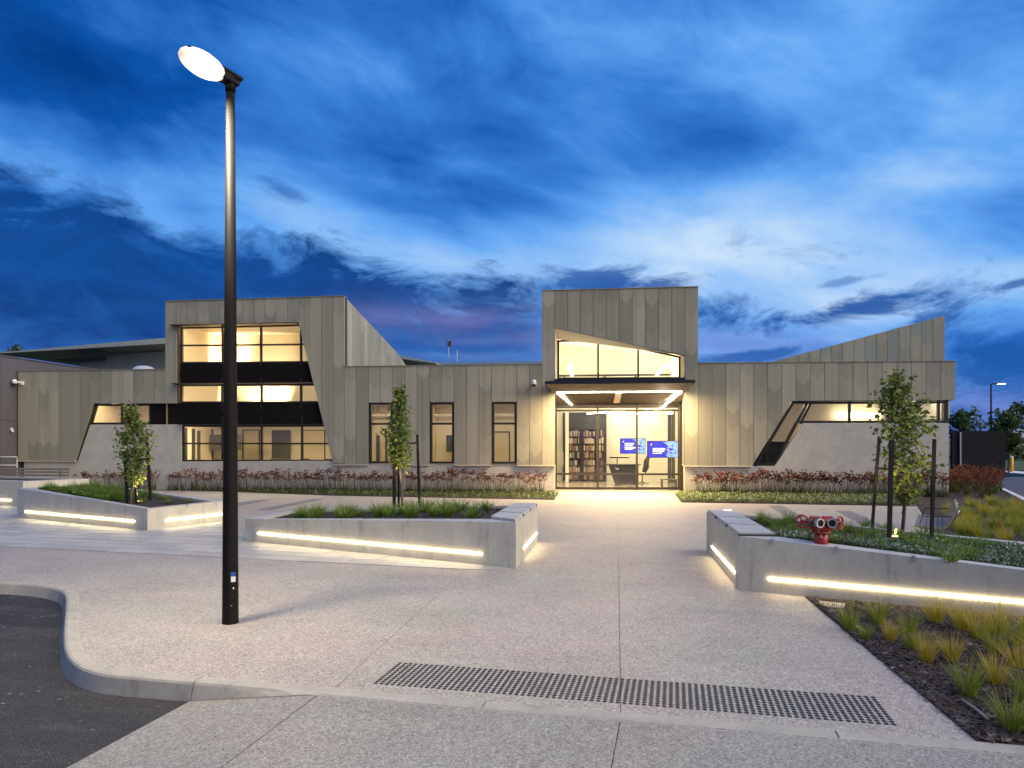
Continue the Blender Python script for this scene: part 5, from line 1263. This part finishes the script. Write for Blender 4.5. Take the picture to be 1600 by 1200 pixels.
while px_ < 848:
    if not (px_ < 300 and rnd.random() < .25):
        Y = YF - rnd.uniform(.30, .62); k = P_dark if rnd.random() < .6 else (P_red if px_ < 340 else P_mid)
        place(rnd.choice(k), 'kangaroo_paw', (fx(px_, Y), Y, .01), rnd.uniform(-.5, .5), rnd.uniform(.78, 1.06), 'dark red flowered kangaroo paw ' + ('left of the big lit windows' if px_ < 281 else 'under the big lit windows' if px_ < 522 else 'between the big windows and the first tall window' if px_ < 575 else 'under or beside the first tall window' if px_ < 665 else 'under or beside the middle tall window' if px_ < 760 else 'between the third tall window and the entrance'), 'plant', 'kangaroo paws along the left wall')
    px_ += rnd.uniform(5.4, 10.5)
px_ = 1090.0
while px_ < 1482:
    Y = YF - rnd.uniform(.35, .75)
    place(rnd.choice(P_mid + P_red if rnd.random() < .7 else P_dark), 'kangaroo_paw', (fx(px_, Y), Y, .01), rnd.uniform(-.5, .5), rnd.uniform(.85, 1.08), 'russet flowered kangaroo paw by the wall ' + ('right beside the entrance' if px_ < 1178 else 'under the slanted window' if px_ < 1262 else 'between slanted window and staked tree' if px_ < 1362 else 'behind the stakes of the right tree'), 'plant', 'kangaroo paws along the right wall')
    px_ += rnd.uniform(4.4, 8.4)
cnt = 0; kp = xy((1484, 792), (1535, 786), (1562, 768), (1546, 757)) + [(fx(1488), YF + 6)]
while cnt < 75:
    x, y = rnd.uniform(14, 24), rnd.uniform(16, 34)
    if not inside(kp, x, y): continue
    cnt += 1; place(rnd.choice(P_red + P_mid), 'kangaroo_paw', (x, y, .005), rnd.uniform(0, 6.28), rnd.uniform(.85, 1.1), 'rusty red kangaroo paw in the mass beyond the right corner of the building', 'plant', 'kangaroo paws beyond the right corner')
# low ground cover: one mass per bed
def cover(name, poly, n, z, mats, size, hgt, weights, zf=None):
    mb = MB(); xs = [p[0] for p in poly]; ys = [p[1] for p in poly]; c = 0; rr = random.Random(n)
    while c < n:
        x, y = rr.uniform(min(xs), max(xs)), rr.uniform(min(ys), max(ys))
        if not inside(poly, x, y): continue
        c += 1; zz = (zf(x, y) if zf else z); k = rr.choices(range(len(mats)), weights)[0]
        for _ in range(4):
            a = rr.uniform(0, 6.28); d = Vector((math.cos(a), math.sin(a), rr.uniform(.1, 1.1))).normalized(); s = Vector((-math.sin(a), math.cos(a), rr.uniform(-.3, .3))); p = Vector((x, y, zz + rr.uniform(0, hgt))); l = size * rr.uniform(.6, 1.2); w = l * .30
            mb.add([p, p + d * l * .5 - s * w, p + d * l, p + d * l * .5 + s * w], [(0, 1, 2, 3)], k)
    o = mb.build(name, mats, kind='stuff'); return o
lc = xy((250, 764.5), (520, 774.5), (866, 781.2), (873, 771), (866, 769), (520, 764), (250, 757))
cover('ground_cover', lc, 5200, .02, ['cover_green', 'tuft_deep', 'cover_pale'], .07, .09, [6, 4, 1])
cover('ground_cover', xy((1055, 773), (1065, 785), (1250, 788), (1425, 791), (1425, 777), (1070, 771)), 5200, .02, ['cover_green', 'tuft_green', 'cover_pale'], .075, .12, [6, 3, 3])
dz = lambda x, y: soil_z(plD, x, y) - .01
inn = plD[1]; sub = [planter_pt([inn[1], inn[2], inn[3], inn[0]], u, v) for (u, v) in ((.02, .05), (.99, .05), (.99, .95), (.50, .95), (.40, .42), (.02, .38))]
cover('flowering_ground_cover', sub, 5200, .5, ['cover_grey', 'cover_pale', 'tuft_deep'], .05, .07, [6, 2.2, 3], dz)
innA = plA[1]; cover('grass_cover', [planter_pt(innA, u, v) for (u, v) in ((.02, .05), (.62, .05), (.55, .95), (.02, .95))], 2200, .5, ['tuft_deep', 'tuft_green'], .09, .04, [3, 2], lambda x, y: soil_z(plA, x, y) - .01)
# bark chips on the beds seen close
def chips(name, poly, n, zf, smin=.012, smax=.035):
    mb = MB(); xs = [p[0] for p in poly]; ys = [p[1] for p in poly]; c = 0; rr = random.Random(n)
    while c < n:
        x, y = rr.uniform(min(xs), max(xs)), rr.uniform(min(ys), max(ys))
        if not inside(poly, x, y): continue
        c += 1; a = rr.uniform(0, 6.28); l = rr.uniform(smin, smax); w = l * rr.uniform(.25, .5); t = w * .5; tl_ = rr.uniform(-.35, .35)
        d = Vector((math.cos(a), math.sin(a), tl_)).normalized(); s = Vector((-math.sin(a), math.cos(a), rr.uniform(-.4, .4))).normalized(); u_ = d.cross(s); p = Vector((x, y, zf(x, y) + t * .6 + rr.uniform(0, .01)))
        mb.add([p - d * l - s * w, p + d * l - s * w, p + d * l + s * w, p - d * l + s * w, p + u_ * t - d * l * .5, p + u_ * t + d * l * .5], [(0, 1, 5, 4), (1, 2, 5), (2, 3, 4, 5), (3, 0, 4)])
    mb.build(name, 'bark_chip', kind='stuff')
bf = xy((1259, 934), (1530, 1161), (1740, 1176), (1740, 985), (1600, 966))
chips('bark_mulch', bf, 15000, lambda x, y: .010)
chips('planter_mulch', plB[1], 1600, lambda x, y: soil_z(plB, x, y), .015, .04)
chips('planter_mulch', [planter_pt(inn, u, v) for (u, v) in ((0, 0), (1, 0), (1, 1), (0, 1))], 1800, lambda x, y: soil_z(plD, x, y), .015, .04)

# ---- young trees with their stakes
def tree(name, base, hgt, cr, label, nleaf, prof, seed, lsize=.06, trunk_r=.028, mats=('tree_leaf', 'tree_leaf_pale'), pale=.3, group='young street trees in the planters', cat='tree', limbs=26, bend=.05):
    rr = random.Random(seed); base = Vector(base); t = thing(name, base, label, cat, group)
    mb = MB(); axis = []
    for i in range(9):
        f = i / 8; axis.append(base + Vector((bend * math.sin(f * 5 + seed), bend * .7 * math.cos(f * 4 + seed), f * hgt * .97 - .03)))
    mb.tube(axis, [trunk_r * (1 - .86 * (i / 8)) + .003 for i in range(9)], 8)
    def at(f): k = min(7, int(f * 8)); return axis[k].lerp(axis[k + 1], f * 8 - k)
    lv = MB(); tips = []
    for i in range(limbs):
        f = prof[0][0] + (1 - prof[0][0]) * (i + rr.random()) / limbs * .98; f = min(f, .985); rad = cr * polyval(prof, f) * rr.uniform(.55, 1.15); a = i * 2.4 + rr.uniform(-.5, .5)
        p = at(f * .93); q = p + Vector((math.cos(a) * rad, math.sin(a) * rad, rad * rr.uniform(.35, .95))); m_ = p.lerp(q, .5) + Vector((0, 0, -.05 * rad))
        mb.tube([p, m_, q], [.009 * (1.15 - f) + .003, .005, .002], 5); tips += [(p.lerp(m_, .7), .6), (m_, .9), (m_.lerp(q, .5), 1), (q, 1)]
    mb.build('trunk', 'bark', t)
    for i in range(nleaf):
        c, k = tips[rr.randrange(len(tips))]; sp = .068 * (cr / .45) ** .5
        p = c + Vector((rr.gauss(0, sp), rr.gauss(0, sp), rr.gauss(0, sp)))
        d = Vector((rr.gauss(0, 1), rr.gauss(0, 1), rr.gauss(-.5, .6))).normalized(); s = d.cross(Vector((rr.gauss(0, 1), rr.gauss(0, 1), rr.gauss(0, 1)))).normalized(); u_ = d.cross(s); l = lsize * rr.uniform(.5, 1.45); w = l * .36
        low = 1 - (p.z - base.z) / hgt
        lv.add([p, p + d * l * .45 - s * w + u_ * l * .08, p + d * l, p + d * l * .45 + s * w + u_ * l * .08, p + d * l * .5], [(0, 1, 4), (1, 2, 4), (2, 3, 4), (3, 0, 4)], 1 if rr.random() < pale else 0)
    lv.build('crown', list(mats), t); return t
def stake(p, q, label, w=.06):
    mb = MB(); mb.bar(p, q, w * .82, w * .82, (1, 0, 0)); o = mb.build('tree_stake', 'stake_black'); p = Vector(p); return tag(o, label, 'stake', 'black tree stakes')
def tie(p, q, label):
    mb = MB(); mb.bar(p, q, .05, .035); o = mb.build('stake_crossbar', 'stake_black'); return tag(o, label, 'crossbar', 'crossbars on the tree stakes')
# tree positions from the photograph, on the soil of each planter
def on_soil(pl, px_, py_, z=.5):
    for _ in range(4): p = G(px_, py_, z); z = soil_z(pl, p.x, p.y)
    return Vector((p.x, p.y, z))
tA = on_soil(plA, 206, 776); tB = on_soil(plB, 626, 797); tD = on_soil(plD, 1408, 838)
dep = lambda p: p.dot(_Fw)
def zat(py_, p): return CAMZ + (HY - py_) / F * dep(p)
prof_p = [(.30, .35), (.40, .8), (.52, 1.0), (.62, .85), (.75, .55), (.88, .3), (1.0, .12)]
tree('young_tree', tA, zat(618, tA) - tA.z, .40, 'small leafy staked tree in the planter left of the lamp post', 1900, [(.22, .4), (.34, .8), (.5, 1.0), (.7, .8), (.85, .35), (1, .1)], 5, .085, limbs=40)
tree('young_tree', tB, zat(585, tB) - tB.z, .33, 'slim pointed staked tree in the middle planter', 1900, [(.36, .55), (.45, .85), (.56, 1.0), (.66, .8), (.75, .42), (.88, .28), (1, .1)], 8, .078, limbs=42)
tree('young_tree', tD, zat(558, tD) - tD.z, .46, 'tallest staked tree, beside the bench in the right planter', 1900, [(.22, .45), (.35, .85), (.5, .85), (.62, .9), (.8, .75), (.92, .4), (1, .1)], 13, .08, limbs=44, bend=.06)
def stakes(pl, lst, who):
    for (b, tpt, w, nm) in lst:
        p = on_soil(pl, *b); q = PD(tpt[0], tpt[1], dep(p) + .04); stake(p - Vector((0, 0, .1)), q, nm + who, w)
stakes(plA, [((200, 774), (195, 705), .07, 'left leaning black stake of the tree '), ((213, 775), (212, 702), .06, 'middle black stake of the tree '), ((236, 772), (229, 676), .07, 'right tall black stake of the tree ')], 'left of the lamp post')
stakes(plB, [((616, 798), (616, 676), .075, 'left thick black stake of the tree '), ((623, 797), (623, 690), .055, 'middle black stake of the tree '), ((656, 793), (652, 679), .065, 'right black stake of the tree ')], 'in the middle planter')
stakes(plD, [((1361, 836), (1374, 682), .045, 'left leaning black stake of the tree '), ((1389, 848), (1393, 687), .062, 'thick middle black stake of the tree '), ((1455, 846), (1460, 686), .052, 'right black stake of the tree ')], 'by the hydrant')
tie(PD(212, 720, dep(tA)), PD(234, 716, dep(tA)), 'crossbar tying the tree left of the lamp post to its right stake'); tie(PD(198, 732, dep(tA)), PD(213, 732, dep(tA)), 'short crossbar between the two left stakes by the lamp post')
tie(PD(624, 694, dep(tB)), PD(653, 692, dep(tB)), 'crossbar on the stakes in the middle planter')
tie(PD(1368, 732, dep(tD)), PD(1413, 733, dep(tD)), 'long crossbar on the left stakes by the hydrant'); tie(PD(1392, 747, dep(tD)), PD(1412, 748, dep(tD)), 'short lower crossbar on the thick stake by the hydrant'); tie(PD(1412, 723, dep(tD)), PD(1459, 725, dep(tD)), 'crossbar reaching the right stake by the hydrant')
# uplights at the feet of the trees
for (pl, b, tgt, lab, e) in ((plD, (1397, 846), tD + Vector((0, 0, 1.8)), 'glowing orange uplight at the foot of the right tree', 90), (plB, (634, 799), tB + Vector((0, 0, 2)), 'small uplight at the foot of the middle tree', 70), (plA, (218, 777), tA + Vector((0, 0, 2)), 'small uplight at the foot of the left tree', 80)):
    p = on_soil(pl, *b); t = thing('uplight', p, lab, 'uplight', 'uplights under the young trees')
    mb = MB(); mb.tube([p + Vector((0, 0, -.02)), p + Vector((0, 0, .075))], .062, 14); mb.build('housing', 'black_steel', t)
    mb = MB(); mb.tube([p + Vector((0, 0, .0752)), p + Vector((0, 0, .082))], .05, 14); mb.build('lens', 'uplight_lens', t)
    l = bpy.data.lights.new('uplight_lamp', 'SPOT'); l.energy = e; l.spot_size = R(62); l.spot_blend = .6; l.color = (1.0, .74, .36); l.shadow_soft_size = .04
    o = bpy.data.objects.new('uplight_lamp', l); COL.objects.link(o); o.location = p + Vector((0, 0, .10)); o.rotation_euler = (tgt - o.location).to_track_quat('-Z', 'Y').to_euler(); adopt(o, t)
# light set flush in the path
p = G(1137, 797.5); t = thing('ground_light', p, 'round glowing light set flush in the path behind the right planter', 'ground light')
mb = MB(); mb.tube([p + Vector((0, 0, -.02)), p + Vector((0, 0, .006))], .13, 18); mb.build('rim', 'steel_grey', t); mb = MB(); mb.tube([p + Vector((0, 0, .0061)), p + Vector((0, 0, .011))], .11, 18); mb.build('lens', 'far_lamp_lens', t)

# ================================================================== HYDRANT
hp = on_soil(plD, 1283, 851)
hy = thing('fire_hydrant', hp, 'red twin-outlet fire hydrant with hand wheels in the right planter', 'fire hydrant')
hz = lambda py_: zat(py_, hp); k = dep(hp) / F
side = _R; fw_ = -_Fw
c = lambda dx, z_, dy=0: hp + side * (dx * k * .88) + fw_ * dy + Vector((0, 0, z_ - hp.z))
mb = MB(); mb.tube([c(0, hp.z - .03), c(0, hz(832))], .085 * 1.0, 20); mb.tube([c(0, hz(833)), c(0, hz(829.5))], .112, 20); mb.build('riser', 'hydrant_red', hy)
mb = MB(); mb.tube([c(0, hz(829.4)), c(0, hz(826)), c(0, hz(812)), c(0, hz(809.5))], [.095, .112, .112, .09], 20); mb.build('body', 'hydrant_red', hy)
for sg in (-1, 1):
    mb = MB(); mb.tube([c(sg * 8, hz(819), .0), c(sg * 13, hz(816), .02)], .085, 14); mb.bar(c(sg * 11, hz(806.5)), c(sg * 11, hz(828)), .06, .13, tuple(side)); mb.build('flange', 'hydrant_red', hy, .01)
    mb = MB(); mb.tube([c(sg * 12, hz(816)), c(sg * 22, hz(815.5)), c(sg * 27, hz(815.5))], [.062, .058, .04], 14); mb.tube([c(sg * 26, hz(815.5)), c(sg * 33, hz(816))], .022, 8); mb.build('valve', 'brass_dark', hy)
    mb = MB(); e = c(sg * 15.5, hz(815.5)); d = (fw_ + side * sg * .25 * -1).normalized(); mb.tube([e, e + d * .15], [.050, .057], 18, 0, True)
    mb.build('outlet', 'brass_dark', hy)
    mb = MB(); e2 = e + d * .15; seg = 18; a_ = d.orthogonal().normalized(); b_ = d.cross(a_)
    ring = [[e2 + (a_ * math.cos(2 * math.pi * j / seg) + b_ * math.sin(2 * math.pi * j / seg)) * r_ + d * o_ for j in range(seg)] for r_, o_ in ((.061, -.02), (.061, .012), (.045, .012))]
    mb.v = [tuple(p) for r_ in ring for p in r_]
    for i in range(2):
        for j in range(seg): mb.f.append([i * seg + j, i * seg + (j + 1) % seg, (i + 1) * seg + (j + 1) % seg, (i + 1) * seg + j]); mb.mi.append(0); mb.sm.append(False)
    mb.build('outlet_ring', 'galvanised', hy); mb = MB(); mb.tube([e2 + d * .001, e2 + d * .004], .044, 16); mb.build('outlet_bore_shade', 'bore_shade_black', hy)  # flat black disc on a closed tube, painted for the shade inside the outlet
    mb = MB(); wc = c(sg * 33.5, hz(817 if sg > 0 else 815)); ax = (side * .62 * sg + fw_ * .78).normalized(); a_ = Vector((0, 0, 1)); b_ = ax.cross(a_).normalized(); r_ = .08
    pts = [wc + (a_ * math.cos(2 * math.pi * j / 20) + b_ * math.sin(2 * math.pi * j / 20)) * r_ for j in range(21)]; mb.tube(pts, .012, 8, 0, False)
    for j in range(3):
        th = 2 * math.pi * j / 3 + .5; mb.tube([wc, wc + (a_ * math.cos(th) + b_ * math.sin(th)) * r_], .010, 6)
    mb.tube([wc - ax * .02, wc + ax * .02], .026, 10); mb.build('hand_wheel', 'hydrant_red', hy)
mb = MB()
for j in range(12):
    th = 2 * math.pi * j / 12; q = c(0, hz(829.4)) + Vector((math.cos(th) * .1, math.sin(th) * .1, 0)); mb.tube([q, q + Vector((0, 0, .014))], .009, 6)
mb.build('flange_bolts', 'brass_dark', hy)
for sg in (-1, 1):
    mb = MB(); mb.tube([c(sg * 9, hz(823), .11) , c(sg * 12, hz(829), .14), c(sg * 15, hz(822.5), .14)], .005, 5); mb.build('chain', 'brass_dark', hy)
for dx in (-3.0, 3.6):
    mb = MB(); rot = Matrix((side, -fw_, Vector((0, 0, 1)))).transposed(); mb.box(c(dx, hz(835.5), .081 - abs(dx) * .0025), (.03, .012, .055), rot=rot); mb.build('label_plate', 'white_paint', hy)

# ================================================================== BENCHES
def slat_bench(near_l, far_l, label, prof, endm='bench_end'):
    a, b = Vector((*near_l, 0)), Vector((*far_l, 0)); d = (b - a).normalized(); s = Vector((d.y, -d.x, 0))
    t = thing('slatted_bench', (a + b) / 2, label, 'bench', 'slatted timber benches')
    for (u, z_, ang) in prof:
        mb = MB(); n_ = (s * math.cos(ang) + Vector((0, 0, 1)) * math.sin(ang)); p = a + s * u + Vector((0, 0, z_)); q = b + s * u + Vector((0, 0, z_))
        w_, h_ = .075, .035; up = d.cross(n_)
        vs_ = [e + n_ * i * w_ / 2 + up * j * h_ / 2 for e in (p, q) for i, j in ((-1, -1), (1, -1), (1, 1), (-1, 1))]
        mb.add(vs_, [(0, 1, 2, 3)], 1); mb.add(vs_, [(4, 7, 6, 5), (0, 4, 5, 1), (1, 5, 6, 2), (2, 6, 7, 3), (3, 7, 4, 0)], 0); mb.build('slat', ['bench_timber', endm], t)
    for f in (.12, .88):
        mb = MB(); p = a.lerp(b, f)
        mb.tube([p + s * prof[0][0] + Vector((0, 0, prof[0][1] - .05))] + [p + s * u + Vector((0, 0, z_ - .045 * math.cos(an))) + s * .045 * math.sin(an) for (u, z_, an) in prof[1:]], .018, 6)
        mb.bar(p + s * .12 + Vector((0, 0, 0)), p + s * .16 + Vector((0, 0, .42)), .05, .05, tuple(d)); mb.bar(p + s * .42 + Vector((0, 0, 0)), p + s * .40 + Vector((0, 0, .42)), .05, .05, tuple(d)); mb.build('frame', 'steel_grey', t)
        mb = MB(); mb.tube([p + s * .05 + Vector((0, 0, .44)), p + s * .10 + Vector((0, 0, .62)), p + s * .50 + Vector((0, 0, .64)), p + s * .60 + Vector((0, 0, .62))], .010, 6); mb.build('armrest', 'bronze_frame', t)
prof = [(.02, .455, -.1), (.11, .45, -.05), (.20, .445, 0), (.29, .44, .05), (.38, .44, .2), (.465, .465, .55), (.525, .53, 1.0), (.565, .61, 1.15), (.60, .695, 1.2), (.635, .78, 1.2)]
nb = PD(1431, 822, 12.9); fb = PD(1417, 804.5, 14.9)
slat_bench((nb.x, nb.y), (fb.x + .25, fb.y), 'curved slatted timber bench behind the right planter', prof)
q0, q1 = G(100, 747, .45), G(-60, 750, .45)
yb_ = 25.0
slat_bench((fx(-60, yb_), yb_ - .35), (fx(92, yb_), yb_ + .1), 'slatted timber bench against the wall at the far left', [(u, z_, an) for (u, z_, an) in prof]) if False else None
def back_bench():
    a, b = Vector((fx(-70, 25.2), 25.35, 0)), Vector((fx(95, 25.2), 25.2, 0)); t = thing('slatted_bench', (a + b) / 2, 'grey slatted bench behind the planters at the far left', 'bench', 'slatted timber benches')
    for (dy, z_, hh, dd) in ((0, .43, .04, .09), (.11, .43, .04, .09), (.22, .43, .04, .09), (.33, .43, .04, .09), (.42, .56, .08, .035), (.45, .68, .08, .035), (.48, .80, .08, .035), (.50, .92, .09, .05)):
        mb = MB(); mb.bar(a + Vector((0, dy, z_)), b + Vector((0, dy, z_)), dd, hh); mb.build('slat', 'bench_timber', t, .006)
    for f in (.1, .5, .9):
        p = a.lerp(b, f); mb = MB(); mb.bar(p + Vector((0, .05, 0)), p + Vector((0, .05, .4)), .05, .05, (0, 1, 0)); mb.bar(p + Vector((0, .40, 0)), p + Vector((0, .56, .95)), .05, .04, (1, 0, 0)); mb.bar(p + Vector((0, 0, .395)), p + Vector((0, .42, .395)), .05, .03); mb.build('leg', 'steel_grey', t)
back_bench()
# hand rail at the left edge
p = PY(26.5, 714, 26.6); t = thing('handrail', (p.x, 26.6, 0), 'pale steel handrail in front of the dark wall at the left edge', 'handrail')
for z_ in (p.z, PY(26, 727, 26.6).z):
    mb = MB(); mb.tube([(p.x - 4, 26.6, z_), (p.x, 26.6, z_)], .028, 8); mb.build('rail', 'galvanised', t)
for dx in (0, -2, -3.9):
    mb = MB(); mb.tube([(p.x + dx, 26.6, 0), (p.x + dx, 26.6, p.z)], .028, 8); mb.build('post', 'galvanised', t)

# ================================================================== SMALL THINGS ON THE GROUND
q = [G(*p, .02) for p in ((1279, 939), (1321, 943), (1319, 952), (1284, 946))]
pc = thing('pit_cover', q[0], 'small beige ribbed pit cover at the corner of the mulch bed', 'pit cover')
mb = MB(); mb.prism([tuple(p[:2]) for p in q], -.01, .022); mb.build('plate', 'pit_beige', pc)
mb = MB()
for i in range(12):
    f = (i + .5) / 12; a, b = q[0].lerp(q[1], f), q[3].lerp(q[2], f); mb.bar(a.lerp(b, .06) + Vector((0, 0, .005)), a.lerp(b, .94) + Vector((0, 0, .005)), .014, .006)
mb.build('ribs', 'pit_beige', pc)
for (a, b, lab) in (((1330, 974), (1356, 992), 'short pale irrigation pipe lying near the pit cover'), ((1504, 1094), (1545, 1126), 'longer grey irrigation pipe lying low in the mulch bed')):
    p0, p1 = G(*a, .03), G(*b, .03); mb = MB(); mb.tube([p0, p0.lerp(p1, .5) + Vector((0, 0, .012)), p1], .011, 8); tag(mb.build('irrigation_pipe', 'hose'), lab, 'pipe')

# ================================================================== FAR RIGHT
fe = thing('black_enclosure', PD(1530, 742, 42), 'black slatted bin enclosure beside the car park', 'fence')
Yk = 42.0
p0, p1 = PD(1487, 742, Yk + .6), PD(1571, 742.6, Yk); h_ = 2.66
n = 22
for i in range(n):
    a, b = p0.lerp(p1, i / n), p0.lerp(p1, (i + 1) / n); d = (b - a).normalized()
    mb = MB(); mb.bar(Vector((*((a + b) / 2)[:2], -.1)), Vector((*((a + b) / 2)[:2], h_)), (b - a).length - .012, .05, (-d.y, d.x, 0)); mb.build('board', 'fence_black', fe)
mb = MB(); mb.bar(Vector((p0.x, p0.y + .08, .5)), Vector((p1.x, p1.y + .08, .5)), .05, .1); mb.bar(Vector((p0.x, p0.y + .08, 2.2)), Vector((p1.x, p1.y + .08, 2.2)), .05, .1); mb.add([(p0.x, p0.y + .16, -.1), (p1.x, p1.y + .16, -.1), (p1.x, p1.y + .16, h_), (p0.x, p0.y + .16, h_)], [(0, 1, 2, 3)]); mb.build('rail', 'fence_black', fe)
pp = p0.lerp(p1, .15); mb = MB(); mb.box((pp.x, pp.y - .08, 1.28), (.09, .09, 2.6)); mb.build('post', 'steel_grey', fe)
mb = MB(); e = p1 + Vector((.3, 5, 0)); mb.bar(Vector((p1.x, p1.y + .2, h_ / 2 - .05)), Vector((e.x, e.y, h_ / 2 - .05)), .06, h_ - .1); mb.build('side_screen', 'fence_black', fe)
bo = G(1580.5, 738, -.02); t = thing('bollard', bo, 'yellow bollard with a white cap beside the black enclosure', 'bollard')
mb = MB(); mb.tube([bo, bo + Vector((0, 0, .98))], .11, 14); mb.build('post', 'yellow_paint', t); mb = MB(); mb.tube([bo + Vector((0, 0, .981)), bo + Vector((0, 0, 1.04)), bo + Vector((0, 0, 1.08))], [.11, .10, .05], 14); mb.build('cap', 'white_paint', t)
lo = PD(1548.5, 725, 62); lo.z = 0; t = thing('street_lamp', lo, 'distant slim street lamp against the dusk sky on the right', 'street lamp')
zt2 = zat(600, lo); mb = MB(); mb.tube([lo, Vector((lo.x, lo.y, zt2))], [.10, .06], 10); mb.tube([Vector((lo.x, lo.y, zt2)), Vector((lo.x + .6, lo.y, zt2 + .04))], .05, 8); mb.build('pole', 'lamp_black', t)
mb = MB(); mb.box((lo.x + .85, lo.y, zt2 + .05), (.7, .3, .09)); mb.build('lamp_head', 'galvanised', t); mb = MB(); mb.box((lo.x + .85, lo.y, zt2 - .01), (.6, .24, .03)); mb.build('lens', 'far_lamp_lens', t)
def bg_tree(px_, pbase, ptop, depth, wid, label, seed, lo_f=.3, nleaf=2600):
    b = PD(px_, pbase, depth); b.z = 0; h = zat(ptop, b)
    tree('car_park_tree', b, h, wid, label, nleaf, [(lo_f, .5), (.5, 1.0), (.75, 1.0), (.9, .7), (1, .3)], seed, .20, .09, ('far_leaf', 'tree_leaf'), .25, 'trees beyond the car park', limbs=30, bend=.08)
bg_tree(1503, 738, 637, 52, 1.25, 'bushy green tree standing behind the black enclosure', 31)
bg_tree(1575, 738, 637, 47, 1.05, 'round-headed green tree beside the yellow bollard', 32, .35)
b = PD(8, 690, 60); b.z = 0; tree('car_park_tree', b, zat(538, b) , 2.4, 'dark tree top showing over the neighbouring wall at the far left', 2600, [(.5, .7), (.75, 1), (.92, .8), (1, .5)], 35, .3, .15, ('far_leaf', 'tree_leaf'), .2, 'trees beyond the car park', limbs=30)
hs0 = PD(1600, 712, 95); hs = thing('distant_house', (hs0.x, hs0.y, 0), 'distant pale two-storey house with a hipped roof beyond the lawn', 'house')
w0, w1 = PD(1580, 712, 95), PD(1660, 712, 95); cx_ = (w0.x + w1.x) / 2; ww = w1.x - w0.x; zt2 = zat(684, hs0)
mb = MB(); mb.box((cx_, hs0.y + 4, zt2 / 2), (ww, 8, zt2)); mb.build('wall', 'house_white', hs)
mb = MB(); zr2 = zat(670, hs0); v_ = [(cx_ - ww / 2 - .6, hs0.y - .6, zt2 + .01), (cx_ + ww / 2 + .6, hs0.y - .6, zt2 + .01), (cx_ + ww / 2 + .6, hs0.y + 8.6, zt2 + .01), (cx_ - ww / 2 - .6, hs0.y + 8.6, zt2 + .01), (cx_ - ww / 4, hs0.y + 4, zr2), (cx_ + ww / 4, hs0.y + 4, zr2)]
mb.add(v_, [(0, 1, 5, 4), (2, 3, 4, 5), (1, 2, 5), (3, 0, 4), (3, 2, 1, 0)]); mb.build('roof', 'house_roof', hs)
for (a, b, c_, d_) in ((1590, 687, 1604, 693), (1589, 698.5, 1606, 705), (1612, 687, 1630, 693), (1612, 698.5, 1630, 706), (1581.5, 698, 1584.5, 704)):
    p, q = PD(a, b, 94.9), PD(c_, d_, 94.9); mb = MB(); mb.box(((p.x + q.x) / 2, hs0.y - .03, (p.z + q.z) / 2), (q.x - p.x, .08, p.z - q.z)); w = mb.build('window', 'house_glass', hs); m2 = MB(); m2.box(((p.x + q.x) / 2, hs0.y - .08, (p.z + q.z) / 2), (.06, .05, p.z - q.z)); child(m2, 'frame', 'house_white', w)
# hedge and trees on the horizon beyond the lawn
def hedge(name, p, q, w, h, n, label):
    mb = MB(); rr = random.Random(n); p, q = Vector(p), Vector(q)
    for i in range(n):
        f = rr.random(); c = p.lerp(q, f) + Vector((rr.gauss(0, w * .35), rr.gauss(0, w * .35), 0)); z_ = h * rr.random() ** .7 * (1 + .15 * math.sin(f * 40))
        a = rr.uniform(0, 6.28); s = .18 * rr.uniform(.6, 1.4); d = Vector((math.cos(a), math.sin(a), rr.uniform(-.5, .8))).normalized(); e = Vector((-math.sin(a), math.cos(a), rr.uniform(-.5, .5))); b = c + Vector((0, 0, z_)); mb.add([b, b + d * s - e * s * .5, b + d * s * 2, b + d * s + e * s * .5], [(0, 1, 2, 3)], 1 if rr.random() < .3 else 0)
    return tag(mb.build(name, ['far_leaf', 'tree_leaf']), label, 'hedge')
a, b = PD(1560, 700, 75), PD(1760, 700, 75); hedge('hedge', (a.x, a.y, 0), (b.x, b.y, 0), 1.4, 1.4, 5000, 'low dark hedge in front of the distant house')
for i, (px_, dpt, hh, wd) in enumerate(((1596, 130, 9.5, 3.2), (1640, 120, 8.5, 3.0), (1700, 125, 9, 3.4))):
    b = PD(px_, 700, dpt); b.z = 0
    tree('far_tree', b, hh, wd, ('far dark tree rising behind the distant house roof', 'far dark tree just off the right end of the distant house', 'far dark tree well right of the distant house')[i], 1500, [(.25, .6), (.5, 1), (.8, .9), (1, .4)], 50 + i, .5, .2, ('far_leaf', 'far_leaf'), .2, 'trees on the skyline', limbs=26)
